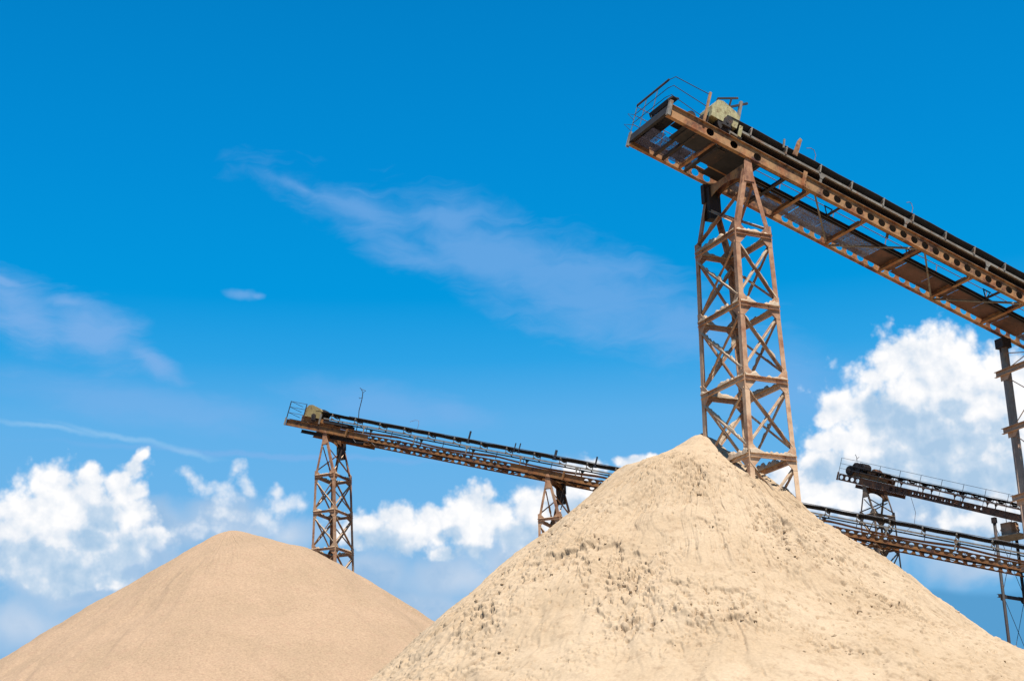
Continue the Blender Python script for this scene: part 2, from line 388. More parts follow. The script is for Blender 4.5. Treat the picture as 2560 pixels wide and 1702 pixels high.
# ------------------------------------------------------------------ mesh helpers
class MB:
    def __init__(s): s.v = []; s.f = []

    def add(s, vs, fs):
        o = len(s.v)
        s.v += [tuple(map(float, v)) for v in vs]
        s.f += [tuple(i + o for i in f) for f in fs]
        return s

    def box(s, x0, x1, y0, y1, z0, z1):
        return s.add([(x0, y0, z0), (x1, y0, z0), (x1, y1, z0), (x0, y1, z0), (x0, y0, z1), (x1, y0, z1), (x1, y1, z1), (x0, y1, z1)],
                     [(0, 3, 2, 1), (4, 5, 6, 7), (0, 1, 5, 4), (1, 2, 6, 5), (2, 3, 7, 6), (3, 0, 4, 7)])

    def beam(s, p, q, wd, ht, upv=(0, 0, 1)):
        p, q = Vector(p), Vector(q); d = (q - p).normalized(); u = Vector(upv)
        sdv = d.cross(u)
        if sdv.length < 1e-4: sdv = d.cross(Vector((1, 0, 0)))
        sdv.normalize(); u = sdv.cross(d).normalized()
        a, b = sdv * wd / 2, u * ht / 2
        vs = [p - a - b, p + a - b, p + a + b, p - a + b, q - a - b, q + a - b, q + a + b, q - a + b]
        return s.add(vs, [(0, 3, 2, 1), (4, 5, 6, 7), (0, 1, 5, 4), (1, 2, 6, 5), (2, 3, 7, 6), (3, 0, 4, 7)])

    def channel(s, p, q, ht, fl, t=0.014, upv=(0, 0, 1), side=1):
        """C section: web plus two flanges"""
        p, q = Vector(p), Vector(q); d = (q - p).normalized(); u = Vector(upv)
        sdv = d.cross(u).normalized(); u = sdv.cross(d).normalized()
        s.beam(p, q, t, ht, u)
        for k in (-1, 1):
            o = u * (k * (ht / 2 - t / 2)) + sdv * side * (fl / 2 + t / 2 + 0.001)
            s.beam(p + o, q + o, fl, t, u)
        return s

    def angle(s, p, q, a, t, upv=(0, 0, 1), side=1):
        p, q = Vector(p), Vector(q); d = (q - p).normalized(); u = Vector(upv)
        sdv = d.cross(u)
        if sdv.length < 1e-4: sdv = Vector((1, 0, 0))
        sdv.normalize(); u = sdv.cross(d).normalized()
        s.beam(p, q, t, a, u)
        o = sdv * side * (a / 2 + t / 2 + 0.001) - u * (a / 2 - t / 2)
        s.beam(p + o, q + o, a, t, u)
        return s

    def tube(s, pts, r, n=8, caps=True):
        pts = [Vector(p) for p in pts]
        o = len(s.v); prev = None
        for i, p in enumerate(pts):
            d = (pts[min(i + 1, len(pts) - 1)] - pts[max(i - 1, 0)]).normalized()
            if prev is None:
                a = d.cross(Vector((0, 0, 1)))
                if a.length < 1e-3: a = d.cross(Vector((1, 0, 0)))
            else: a = prev - d * prev.dot(d)
            a.normalize(); prev = a; b = d.cross(a)
            rr = r[i] if isinstance(r, (list, tuple)) else r
            for k in range(n):
                t = 2 * math.pi * k / n
                s.v.append(tuple(p + (a * math.cos(t) + b * math.sin(t)) * rr))
        for i in range(len(pts) - 1):
            for k in range(n):
                s.f.append((o + i * n + k, o + i * n + (k + 1) % n, o + (i + 1) * n + (k + 1) % n, o + (i + 1) * n + k))
        if caps:
            s.f.append(tuple(o + k for k in range(n))[::-1])
            s.f.append(tuple(o + (len(pts) - 1) * n + k for k in range(n)))
        return s

    def prism(s, poly, axis, c0, c1):
        """extrude a 2-D polygon along an axis: axis 1 means poly is (x, z) and extrudes over y; 0: (y, z) over x"""
        n = len(poly)
        def mk(a, b, c): return (a, c, b) if axis == 1 else (c, a, b)
        vs = [mk(a, b, c0) for a, b in poly] + [mk(a, b, c1) for a, b in poly]
        fs = [tuple(range(n))[::-1], tuple(range(n, 2 * n))] + [(i, (i + 1) % n, n + (i + 1) % n, n + i) for i in range(n)]
        return s.add(vs, fs)

    def build(s, name, mat, parent=None, smooth=False):
        me = bpy.data.meshes.new(name)
        me.from_pydata(s.v, [], s.f)
        me.update()
        import bmesh
        bm = bmesh.new(); bm.from_mesh(me)
        bmesh.ops.recalc_face_normals(bm, faces=bm.faces)
        bm.to_mesh(me); bm.free()
        me.materials.append(mat)
        if smooth: me.polygons.foreach_set('use_smooth', [True] * len(me.polygons))
        o = bpy.data.objects.new(name, me)
        COL.objects.link(o)
        if parent: o.parent = parent
        return o


def dup(o, loc, parent):
    c = o.copy(); COL.objects.link(c); c.parent = parent
    c.location = loc
    for ch in list(o.children):
        d = ch.copy(); COL.objects.link(d); d.parent = c
    return c


def empty(name, label, cat, loc, rot=(0, 0, 0), group=None):
    o = bpy.data.objects.new(name, None)
    COL.objects.link(o)
    o.location = loc; o.rotation_euler = rot
    o['label'] = label; o['category'] = cat
    if group: o['group'] = group
    o.empty_display_size = 0.3
    return o


# ------------------------------------------------------------------ numpy noise
def _hash(ix, iy, seed):
    h = (ix.astype(np.int64) * 374761393 + iy.astype(np.int64) * 668265263 + seed * 1274126177) & 0xffffffff
    h = ((h ^ (h >> 13)) * 1274126177) & 0xffffffff
    h = h ^ (h >> 16)
    return (h & 0xffff) / 65535.0


def vnoise(x, y, seed=0):
    ix, iy = np.floor(x), np.floor(y)
    fx, fy = x - ix, y - iy
    fx = fx * fx * fx * (fx * (fx * 6 - 15) + 10); fy = fy * fy * fy * (fy * (fy * 6 - 15) + 10)
    a = _hash(ix, iy, seed); b = _hash(ix + 1, iy, seed); c = _hash(ix, iy + 1, seed); d = _hash(ix + 1, iy + 1, seed)
    return (a + (b - a) * fx) * (1 - fy) + (c + (d - c) * fx) * fy


def fbm(x, y, oct=4, seed=0, gain=0.5):
    t = 0; a = 1; n = 0
    for i in range(oct):
        t = t + a * vnoise(x * 2 ** i + 17.3 * i, y * 2 ** i - 9.1 * i, seed + i); n += a; a *= gain
    return t / n


def sstep(x, a, b):
    t = np.clip((x - a) / (b - a), 0, 1)
    return t * t * (3 - 2 * t)


def grid_object(name, X, Y, Z, mat, wrap=False, parent=None, label=None, cat=None, smooth=True):
    nu, nv = X.shape
    co = np.stack([X, Y, Z], -1).reshape(-1, 3).astype(np.float32)
    i = np.arange(nu - (0 if wrap else 1)); j = np.arange(nv - 1)
    I, J = np.meshgrid(i, j, indexing='ij')
    I2 = (I + 1) % nu
    q = np.stack([I * nv + J, I * nv + J + 1, I2 * nv + J + 1, I2 * nv + J], -1).reshape(-1, 4)
    me = bpy.data.meshes.new(name)
    me.vertices.add(len(co)); me.vertices.foreach_set('co', co.ravel())
    me.loops.add(q.size); me.loops.foreach_set('vertex_index', q.ravel().astype(np.int32))
    me.polygons.add(len(q))
    me.polygons.foreach_set('loop_start', np.arange(0, q.size, 4, dtype=np.int32))
    me.polygons.foreach_set('loop_total', np.full(len(q), 4, dtype=np.int32))
    me.polygons.foreach_set('use_smooth', np.full(len(q), smooth))
    me.update(); me.validate()
    me.materials.append(mat)
    o = bpy.data.objects.new(name, me)
    COL.objects.link(o)
    if parent: o.parent = parent
    if label: o['label'] = label; o['category'] = cat
    return o


# ------------------------------------------------------------------ ground
g = MB()
S = 9000
g.add([(-S, -S, 0), (S, -S, 0), (S, S, 0), (-S, S, 0)], [(0, 1, 2, 3)])
go = g.build('ground', M_GROUND)
go['kind'] = 'structure'

# ------------------------------------------------------------------ sand piles
A1 = (5.86, 48.35, 14.68)
K1 = [0.0, 0.4, 0.8, 1.2, 1.8, 2.5, 3.2, 4.0, 5.0, 6.5, 8.0, 10.0, 12.0, 16.0, 21.0, 24.0]
PL1 = [0.0, 0.20, 0.44, 0.63, 0.85, 1.13, 1.64, 2.42, 3.24, 4.34, 5.52, 7.25, 8.65, 11.2, 14.3, 14.5]
PR1 = [0.0, 0.30, 0.69, 1.17, 1.61, 2.22, 2.97, 3.72, 4.40, 5.66, 6.98, 7.91, 9.10, 11.6, 14.4, 14.6]
K1 = [x * 1.035 for x in K1]; PL1 = [x * 1.035 for x in PL1]; PR1 = [x * 1.035 for x in PR1]
A2 = (-15.4, 84.0, 19.71)
K2 = [0.0, 1.0, 2.0, 3.0, 4.0, 5.0, 6.0, 8.0, 10.0, 13.0, 16.0, 22.0, 30.0, 34.0]
PL2 = [0.0, 0.56, 1.22, 1.86, 2.51, 3.19, 3.85, 5.07, 6.44, 8.30, 10.2, 14.0, 19.8, 20.0]
PR2 = [0.0, 0.30, 0.64, 0.96, 1.31, 1.64, 2.21, 3.49, 4.83, 6.70, 8.70, 13.2, 19.8, 20.0]


def cone_z(A, K, PL, PR, T, r):
    wv = (1 + np.cos(T)) / 2
    wv = wv * wv * (3 - 2 * wv)
    return A[2] - (wv * np.interp(r, K, PR) + (1 - wv) * np.interp(r, K, PL))


def hit_cone(px, py):
    """where a line of sight of the photograph meets the near pile (used to put the crusted patches on its surface)"""
    v = fw + rt * (px - 1280) / FPX - up * (py - 851) / FPX
    for k in np.arange(22, 60, 0.05):
        p = CAM + v * k / v[1]
        dx, dy = p[0] - A1[0], p[1] - A1[1]
        z = cone_z(A1, K1, PL1, PR1, math.atan2(dy, dx), math.hypot(dx, dy))
        if p[2] <= z: return p
    return p


# patches of broken crust on the near pile: pixel centre, pixel radii, strength
PATCH = [(1560, 1400, 130, 45, 1.0), (1540, 1470, 90, 60, 1.0), (1590, 1550, 70, 60, 1.0), (1480, 1370, 110, 34, 0.8), (1700, 1480, 120, 34, 0.8), (1790, 1530, 130, 50, 0.8),
         (1640, 1430, 60, 50, .7), (1100, 1600, 110, 80, 0.55), (1240, 1540, 90, 90, 0.6), (1340, 1450, 80, 70, 0.5), (1760, 1190, 90, 50, 0.55), (1830, 1230, 110, 60, 0.5), (1300, 1420, 60, 40, .5), (1010, 1650, 90, 60, .7), (960, 1680, 60, 40, .9),
         (2050, 1400, 160, 90, 0.45), (2200, 1500, 180, 110, 0.5), (2120, 1610, 160, 70, 0.4), (1960, 1310, 120, 60, 0.45), (1940, 1500, 130, 70, 0.35), (1240, 1640, 60, 40, .5), (1420, 1640, 60, 30, .35), (1620, 1620, 120, 20, .4), (1800, 1400, 90, 40, .35)]
LEDGES = [([(1290, 1440), (1380, 1390), (1450, 1362), (1540, 1345), (1630, 1372)], 0.26, 0.10, 1.3), ([(1480, 1500), (1525, 1555), (1580, 1560), (1630, 1530)], 0.24, 0.09, 0.8),
          ([(1640, 1460), (1720, 1482), (1810, 1488), (1930, 1520)], 0.17, 0.09, 0.9), ([(1490, 1415), (1560, 1425), (1620, 1445)], 0.20, 0.08, 0.7),
          ([(1060, 1600), (1140, 1560), (1230, 1545), (1300, 1560)], 0.18, 0.09, 0.9), ([(1180, 1490), (1270, 1450), (1340, 1445)], 0.15, 0.09, 0.7), ([(1700, 1175), (1760, 1190), (1830, 1215)], 0.14, 0.08, 0.5),
          ([(1760, 1540), (1830, 1555), (1900, 1560)], 0.15, 0.08, 0.5), ([(1690, 1300), (1760, 1310), (1850, 1330)], 0.10, 0.07, 0.4)]
# smooth slides with no crust
CALM = [(1620, 1320, 90, 80), (1400, 1570, 90, 110), (1640, 1680, 420, 40), (1900, 1660, 260, 50), (1780, 1420, 80, 60)]


def patch_field(X, Y, Z, lst):
    P3 = np.stack([X - CAM[0], Y - CAM[1], Z - CAM[2]], -1)
    m = np.zeros_like(X)
    for b in lst:
        c = hit_cone(b[0], b[1]); d0 = np.linalg.norm(c - CAM)
        mpp = d0 / FPX
        # ellipse lying on the slope: across and down-slope axes
        ax = np.array([-(c[1] - A1[1]), c[0] - A1[0], 0]); ax /= np.linalg.norm(ax)
        dn = np.array([c[0] - A1[0], c[1] - A1[1], 0]); dn /= np.linalg.norm(dn)
        front = abs(ax[0])
        rx, rz = b[2] * mpp, b[3] * mpp
        ra = rx * front + rz * (1 - front) * 1.4
        rd = rz * 1.4 * front + rx * (1 - front)
        u = ((X - c[0]) * ax[0] + (Y - c[1]) * ax[1]) / ra
        v = ((X - c[0]) * dn[0] + (Y - c[1]) * dn[1]) / rd
        s = b[4] if len(b) > 4 else 1.0
        m = np.maximum(m, s * np.exp(-(u * u + v * v) * 0.9))
    return m


def build_main_pile():
    th = np.concatenate([np.linspace(R(-192), R(12), 1500), np.linspace(R(12), R(168), 240)[1:-1]])
    r = np.concatenate([np.linspace(0.0, 14.5, 520), np.linspace(14.5, 24, 70)[1:]])
    T, Q = np.meshgrid(th, r, indexing='ij')
    Q0 = Q
    Q = Q * (1 + 0.0 * T)
    Z = cone_z(A1, K1, PL1, PR1, T, Q)
    X = A1[0] + Q * np.cos(T); Y = A1[1] + Q * np.sin(T)
    patch = patch_field(X, Y, Z, PATCH); calm = patch_field(X, Y, Z, CALM)
    fade = sstep(Q, 0.15, 1.2); fr = sstep(Q, 0.9, 3.5)
    wob = fbm(X * 0.5, Y * 0.5, 3, 5) - 0.5
    H = np.zeros_like(Z)
    # broad swells, slides and gullies
    H += fr * 0.42 * (fbm(T * 5 + wob * 2, Q * 0.12, 3, 11) - 0.5)
    H += fade * 0.30 * (fbm(X * 0.6, Y * 0.6, 4, 21) - 0.5)
    fl = fbm(T * 26 + wob * 6, Q * 0.30 + 3, 4, 31)
    fl2 = fbm(T * 80 + wob * 10, Q * 0.9, 3, 41)
    flow = sstep(fbm(T * 4, Q * 0.4, 3, 47), 0.35, 0.65)
    H += fr * (0.10 * (fl - 0.5) + 0.05 * (fl2 - 0.5) * (0.2 + flow))
    rough = np.clip(patch * 1.7 * sstep(fbm(X * 1.0, Y * 0.8, 4, 51), 0.34, 0.54), 0, 1) * (1 - 0.9 * calm)
    gen = 0.34 * sstep(fbm(X * 0.7 + 9, Y * 0.4, 4, 61), 0.46, 0.62) * (1 - 0.9 * calm)
    rough = np.maximum(rough, gen)
    # the slope is seen at a shallow angle: features are laid out about twice as long down-slope as across
    YY = Y * 0.85
    def plates(sc, seed, steps, jit):
        nz = fbm(X * sc, YY * sc, 4, seed) * steps + jit * (fbm(X * sc * 5, YY * sc * 5, 3, seed + 5) - 0.5) - Q * 0.8
        f_ = nz - np.floor(nz)
        return (np.floor(nz) + sstep(f_, 0.84, 1.0) - nz) + 0.5
    br = sstep(fbm(X * 1.4, YY * 1.4, 3, 77), 0.40, 0.55)
    H += fade * rough * br * 0.13 * plates(0.9, 71, 6, 1.2)
    br = sstep(fbm(X * 3.0, YY * 3.0, 3, 87), 0.42, 0.56)
    H += fade * rough * br * 0.06 * plates(2.4, 81, 6, 1.4)
    lum = np.abs(fbm(X * 3.6, YY * 3.6, 4, 91, 0.55) - 0.5) * 2
    H += fade * rough * 0.13 * (lum - 0.2)
    pit = sstep(fbm(X * 7.5, YY * 7.5, 3, 95), 0.64, 0.70)
    H -= fade * 0.095 * pit * np.clip(rough * 1.8 - 0.15, 0, 1)
    pit = sstep(fbm(X * 10.0, YY * 10.0, 2, 96), 0.80, 0.85)
    H -= fade * 0.075 * pit * (1 - 0.7 * calm)
    side_ = 0.25 + 0.75 * sstep(np.abs(np.cos(T)), 0.35, 0.85)
    for fq, rq, am, lo, sd_ in ((46, 1.0, 0.085, 0.59, 101), (90, 2.0, 0.06, 0.60, 131)):
        tick = sstep(fbm(T * fq + wob * 6, Q * rq, 3, sd_), lo, lo + 0.05)
        H -= fr * am * tick * side_ * sstep(fbm(X * 0.8, Y * 0.5, 3, sd_ + 4), 0.42, 0.60) * (1 - 0.8 * calm)
    # slump scars: curved breaks where crust has slid away, each with a lip and a shallow hollow below
    for pl, depth, wd, run in LEDGES:
        hp = [hit_cone(px, py) for px, py in pl]
        tt = np.array([math.atan2(p[1] - A1[1], p[0] - A1[0]) for p in hp]); qq = np.array([math.hypot(p[0] - A1[0], p[1] - A1[1]) for p in hp])
        od = np.argsort(tt); tt, qq = tt[od], qq[od]
        e_ = (tt[-1] - tt[0]) * 0.18
        msk = sstep(T, tt[0] - e_ * 0.2, tt[0] + e_) * (1 - sstep(T, tt[-1] - e_, tt[-1] + e_ * 0.2))
        dr = Q - np.interp(T, tt, qq) + 0.9 * (fbm(X * 1.2, Y * 1.2, 4, 141) - 0.5) + 0.55 * (fbm(X * 4, Y * 4, 4, 143) - 0.5)
        amp = msk * (0.15 + 0.85 * sstep(fbm(X * 3.0, Y * 3.0, 3, 147), 0.38, 0.6))
        H -= 0.40 * depth * amp * sstep(dr, 0, wd) * (1 - sstep(dr, wd * 1.5, run))
        H += 0.22 * depth * amp * np.exp(-((dr + 0.12) / 0.22) ** 2)
    H += 0.020 * (fbm(X * 11, Y * 8, 3, 111) - 0.5)
    # keep the two flanks where the plain profile puts them
    for c_ in (0.0, -math.pi):
        sel = np.abs(th - c_) < R(22)
        mr = H[sel].mean(axis=0) + 0.03
        kk = np.ones(25) / 25
        mr = np.convolve(np.pad(mr, 12, mode='edge'), kk, mode='valid')
        H -= np.exp(-((T - c_) / R(38)) ** 2) * mr[None, :]
    # the undisturbed surface leans out at about 36 degrees: push along that normal
    X = X + H * 0.58 * np.cos(T) * fade; Y = Y + H * 0.58 * np.sin(T) * fade; Z = Z + H * 0.81
    Z += (1 - fade) * 0.25 * (fbm(X * 2.2, Y * 2.2, 3, 151) - 0.5)
    Z = np.maximum(Z, -0.05 - 0.02 * (Q0 > 20))
    o = grid_object('sand_pile', X, Y, Z, M_SAND, wrap=True, label='big pale crusted sand pile in front, its peak against the tall lattice tower', cat='sand pile')
    return o, (X, Y, Z, rough, T, Q0)


pile1, F1 = build_main_pile()


def build_left_pile():
    th = np.concatenate([np.linspace(R(-195), R(15), 900), np.linspace(R(15), R(165), 160)[1:-1]])
    r = np.concatenate([np.linspace(0, 24, 420), np.linspace(24, 34, 30)[1:]])
    T, Q = np.meshgrid(th, r, indexing='ij')
    Z = cone_z(A2, K2, PL2, PR2, T, Q)
    X = A2[0] + Q * np.cos(T); Y = A2[1] + Q * np.sin(T)
    fade = sstep(Q, 0.2, 2)
    Z -= 0.10 * np.exp(-(Q / 0.5) ** 2)
    wob = fbm(X * 0.3, Y * 0.3, 3, 205) - 0.5
    fr2 = sstep(Q, 3, 9)
    Z += fr2 * 0.8 * (fbm(T * 3.2 + wob, Q * 0.05, 3, 211) - 0.5) + fade * 0.16 * (fbm(X * 0.9, Y * 0.9, 3, 213) - 0.5)
    Z += fade * 0.10 * (fbm(X * 0.5, Y * 0.5, 4, 221) - 0.5) + fade * 0.05 * (fbm(T * 45 + wob * 4, Q * 0.3, 3, 231) - 0.5)
    Z += 0.035 * (fbm(X * 7, Y * 7, 3, 241, 0.8) - 0.5)
    Z = np.maximum(Z, -0.07)
    return grid_object('sand_pile', X, Y, Z, M_GRAV, wrap=True, label='smooth pinkish coarse sand pile at the left, farther back, no crust', cat='sand pile')


build_left_pile()

# crumbs of broken crust resting on the near pile
def build_clods():
    X, Y, Z, rough, T, Q = F1
    rng = np.random.RandomState(4)
    front = (T < R(12)) & (Q > 0.8) & (Q < 14)
    pr = (np.clip(rough, 0, 1) ** 1.5 + 0.012) * front * Q
    pr = pr.ravel() / pr.sum()
    idx = rng.choice(pr.size, 700, p=pr)
    m = MB()
    t = (1 + 5 ** .5) / 2
    ico = np.array([(-1, t, 0), (1, t, 0), (-1, -t, 0), (1, -t, 0), (0, -1, t), (0, 1, t), (0, -1, -t), (0, 1, -t), (t, 0, -1), (t, 0, 1), (-t, 0, -1), (-t, 0, 1)], float) / 1.9
    fs = [(0, 11, 5), (0, 5, 1), (0, 1, 7), (0, 7, 10), (0, 10, 11), (1, 5, 9), (5, 11, 4), (11, 10, 2), (10, 7, 6), (7, 1, 8), (3, 9, 4), (3, 4, 2), (3, 2, 6), (3, 6, 8), (3, 8, 9), (4, 9, 5), (2, 4, 11), (6, 2, 10), (8, 6, 7), (9, 8, 1)]
    for i in idx:
        s = 0.014 + 0.05 * rng.rand() ** 4.0
        p = np.array([X.flat[i], Y.flat[i], Z.flat[i]]) + np.array([0, 0, s * 0.05])
        v = ico * (s * (0.6 + 0.8 * rng.rand(3))) * (0.75 + 0.5 * rng.rand(12, 1)) + p
        m.add(v, fs)
    o = m.build('sand_clods', M_SAND, pile1)
    o['kind'] = 'stuff'
    o['label'] = 'small broken lumps of crusted sand'


build_clods()

# ------------------------------------------------------------------ steelwork
W = 2.27                 # distance between the two girders
PITCHH = 0.4555          # spacing of the web holes


def castellated(length, depth, solid, mat, parent, name='girder', hr=0.135, phase=0.0, side=1, thk=0.014):
    """I beam along local x, web at y = 0, z from 0 to depth, hexagonal holes except over the solid stretches"""
    m = MB()
    zc = depth * 0.5
    n = int(length / PITCHH)
    cur = 0.0
    def solidbit(a, b):
        if b - a > 1e-4: m.box(a, b, -thk / 2, thk / 2, 0.012, depth - 0.012)
    i = 0
    while True:
        c = phase + (i + 0.5) * PITCHH; i += 1
        if c + PITCHH / 2 > length: break
        if c - PITCHH / 2 < 0: continue
        sol = any(a <= c <= b for a, b in solid)
        if sol: continue
        a0, a1 = c - PITCHH / 2, c + PITCHH / 2
        solidbit(cur, a0); cur = a1
        K = 12
        hx = [(c + hr * 1.08 * math.cos(2 * math.pi * (k + .5) / K), zc + hr * math.sin(2 * math.pi * (k + .5) / K)) for k in range(K)]
        # outer boundary points matching the 12 hole points
        ob = []
        for k in range(K):
            dx, dz = hx[k][0] - c, hx[k][1] - zc
            sx = (PITCHH / 2) / abs(dx) if abs(dx) > 1e-9 else 1e9
            sz = (zc - 0.012) / abs(dz) if abs(dz) > 1e-9 else 1e9
            q = min(sx, sz); ob.append((c + dx * q, zc + dz * q))
        corners = {}
        for y in (-thk / 2, thk / 2):
            vs = [(a, y, b) for a, b in hx] + [(a, y, b) for a, b in ob]
            fs = []
            for k in range(K):
                k2 = (k + 1) % K
                p1, p2 = ob[k], ob[k2]
                on1 = abs(abs(p1[0] - c) - PITCHH / 2) < 1e-6; on2 = abs(abs(p2[0] - c) - PITCHH / 2) < 1e-6
                if on1 != on2:
                    cx = c + math.copysign(PITCHH / 2, (p1[0] if on1 else p2[0]) - c)
                    cz = zc + math.copysign(zc - 0.012, (p2[1] if on1 else p1[1]) - zc)
                    vs.append((cx, y, cz)); fs.append((k, k2, K + k2, len(vs) - 1, K + k))
                else: fs.append((k, k2, K + k2, K + k))
            m.add(vs, fs)
        m.add([(a, -thk / 2, b) for a, b in hx] + [(a, thk / 2, b) for a, b in hx], [(k, (k + 1) % K, K + (k + 1) % K, K + k) for k in range(K)])
    solidbit(cur, length)
    m.box(0, length, -0.075, 0.075, 0, 0.0118)
    m.box(0, length, -0.075, 0.075, depth - 0.0118, depth)
    return m.build(name, mat, parent)


def conveyor(cfg):
    P0, a, t, length = cfg['P0'], R(cfg['a']), cfg['t'], cfg['len']
    beta = math.atan(t)
    root = empty('belt_conveyor', cfg['label'], 'conveyor', P0, (0, beta, a), 'stacking conveyors fanning out from the plant')
    MG, MD, MS, MR = cfg['mg'], M_DARK, cfg['ms'], cfg['mr']
    dep = cfg.get('dep', 0.45)
    g1 = castellated(length, dep, cfg['solid_near'], MG, root)
    g2 = castellated(length - cfg.get('far0', 0), dep, [(x - cfg.get('far0', 0), y - cfg.get('far0', 0)) for x, y in cfg['solid_far']], MG, root)
    g2.location = (cfg.get('far0', 0), W, 0)
    # end channels
    for y in (-0.09, W + 0.09):
        if y > 1 and cfg.get('far0', 0) > 0: continue
        e = MB(); e.box(-0.06, -0.002, y - 0.06, y + 0.06, -0.02, dep + 0.08); e.box(-0.002, 0.05, y - (0.06 if y < 0 else -0.04), y + (-0.04 if y < 0 else 0.06), -0.02, dep + 0.08)
        e.build('end_post', MS, root)
    # splice plates on the near web
    for x in cfg['splice']:
        e = MB(); e.box(x - 0.07, x + 0.07, -0.105, -0.078, -0.03, dep + 0.10); e.box(x - 0.03, x + 0.03, -0.135, -0.106, -0.02, dep + 0.06)
        for zz in (0.08, 0.2, 0.32):
            e.tube([(x + 0.05, -0.106, zz), (x + 0.05, -0.125, zz)], 0.012, 6)
        e.build('splice_plate', MG, root)
    # cross beams with haunched ends
    poly = [(0.012, 0.02), (W - 0.012, 0.02), (W - 0.012, dep * 0.8), (W - 0.14, dep * 0.76), (W - 0.42, 0.17), (0.42, 0.17), (0.14, dep * 0.76), (0.012, dep * 0.8)]
    cb = None
    xs = [x for x in np.arange(cfg['cb0'], length, 2.27)]
    for x in xs:
        if cb is None:
            m = MB(); m.prism(poly, 0, -0.008, 0.008); m.box(-0.055, 0.055, 0.012, W - 0.012, 0.013, 0.0195)
            m.box(-0.05, 0.05, 0.43, W - 0.43, 0.1705, 0.18)
            cb = m.build('cross_beam', MG, root); cb.location = (x, 0, 0)
        else: dup(cb, (x, 0, 0), root)
    for x in cfg.get('cb_extra', []):
        m = MB(); m.prism(poly, 0, x - 0.008, x + 0.008); m.box(x - 0.055, x + 0.055, 0.012, W - 0.012, 0.013, 0.0195); m.build('cross_beam', M_DARK, root)  # head cross beams in the dark copy, under-head shade in their colour
    # plan bracing rods, alternating
    for i, x in enumerate(xs[:-1]):
        m = MB()
        if i % 2 == 0: m.angle((x + 0.15, 0.05, 0.05), (x + 2.27, W - 0.05, 0.05), 0.055, 0.008)
        else: m.angle((x + 2.20, 0.05, 0.05), (x + 0.1, W - 0.05, 0.05), 0.055, 0.008)
        m.build('wind_brace', cfg.get('mbr', MG), root)
    # return idler hangers: small V frames hanging inside
    hg = None
    for x in np.arange(cfg['cb0'] + 1.3, length, 3.4):
        if hg is None:
            m = MB()
            for y in (0.10, 0.88):
                m.beam((-0.16, y, 0.44), (0, y, 0.10), 0.012, 0.045, (0, 1, 0)); m.beam((0.16, y, 0.44), (0.014, y, 0.10), 0.012, 0.045, (0, 1, 0)); m.beam((-0.15, y, 0.415), (0.15, y, 0.415), 0.02, 0.04)
            m.tube([(0, 0.10, 0.115), (0, 0.88, 0.115)], 0.045, 10)
            hg = m.build('return_idler', MD, root); hg.location = (x, 0, 0)
        else: dup(hg, (x, 0, 0), root)
    # inner longitudinal runners and walkway
    x0 = cfg['walk0']
    for y in (0.93, 1.06):
        m = MB(); m.channel((x0 - 0.6, y, 0.10), (length, y, 0.10), 0.11, 0.05, 0.008); m.build('runner', MD, root)
    px = x0; k = 0
    kinds = cfg['deck']
    while px < length - 1.9:
        mt = {'g': M_MESHG, 'r': M_MESHR, 'b': M_MESH}[kinds[k % len(kinds)]]
        m = MB(); zz = cfg.get('deck_n', 0.186); gp = random.choice((0.005, 0.008, 0.02, 0.03)); m.box(px + gp, px + 1.13, 1.10, W - 0.10, zz, zz + 0.004)
        m.build('walkway_panel', mt, root)
        px += 1.135; k += 1
    # stringers on short posts
    ns = cfg['n_str']
    sx0 = cfg['str0']
    m = MB(); m.angle((sx0, -0.03, ns - 0.04), (length, -0.03, ns - 0.04), 0.075, 0.010, side=-1); m.build('stringer', MS, root)
    m = MB(); m.angle((sx0, 0.90, ns - 0.04), (length, 0.90, ns - 0.04), 0.075, 0.010, side=1); m.build('stringer', MS, root)
    pst = None
    for x in cfg['posts']:
        for y in (-0.03, 0.90):
            if pst is None:
                m = MB(); m.box(-0.04, 0.04, -0.006, 0.006, dep + 0.001, ns - 0.08); m.box(-0.04, -0.028, 0.007, 0.05, dep + 0.001, ns - 0.08)
                m.prism([(-0.13, ns - 0.08), (0.13, ns - 0.08), (0.045, ns - 0.22), (-0.045, ns - 0.22)], 1, -0.018, -0.0065)
                pst = m.build('stringer_post', MS, root); pst.location = (x, y, 0)
            else: dup(pst, (x, y, 0), root)
    # troughing idlers
    nb = cfg['n_belt']
    idl = None
    for i, x in enumerate(np.arange(sx0 + 0.5, length, cfg['idl'])):
        x += random.uniform(-0.07, 0.07)
        if idl is None:
            m = MB()
            for s_, y in ((-1, -0.052), (1, 0.93)):
                m.box(-0.022, 0.022, y - 0.008, y + 0.008, ns - 0.03, nb + 0.01)
                m.box(-0.045, 0.045, min(y, y - s_ * 0.07), max(y, y - s_ * 0.07), ns + 0.004, ns + 0.012)
            m.beam((0, -0.04, ns + 0.035), (0, 0.92, ns + 0.035), 0.05, 0.04)
            m.tube([(0, -0.035, nb - 0.055), (0, 0.24, nb - cfg['tr'] - 0.040)], 0.045, 8)
            m.tube([(0, 0.27, nb - cfg['tr'] - 0.050), (0, 0.62, nb - cfg['tr'] - 0.050)], 0.045, 8)
            m.tube([(0, 0.65, nb - cfg['tr'] - 0.040), (0, 0.915, nb - 0.055)], 0.045, 8)
            idl = m.build('troughing_idler', MS, root); idl.location = (x, 0, 0)
        else: dup(idl, (x, 0, 0), root)
    # carrying belt (troughed) and the returning belt with a little sag
    m = MB()
    prof = [(-0.03, nb + 0.005), (0.24, nb - cfg['tr'] + 0.015), (0.30, nb - cfg['tr']), (0.59, nb - cfg['tr']), (0.65, nb - cfg['tr'] + 0.015), (0.91, nb + 0.005)]
    prof += [(y, z + 0.016) for y, z in prof[::-1]]
    st = np.arange(cfg['belt0'], length + 0.01, 0.55)
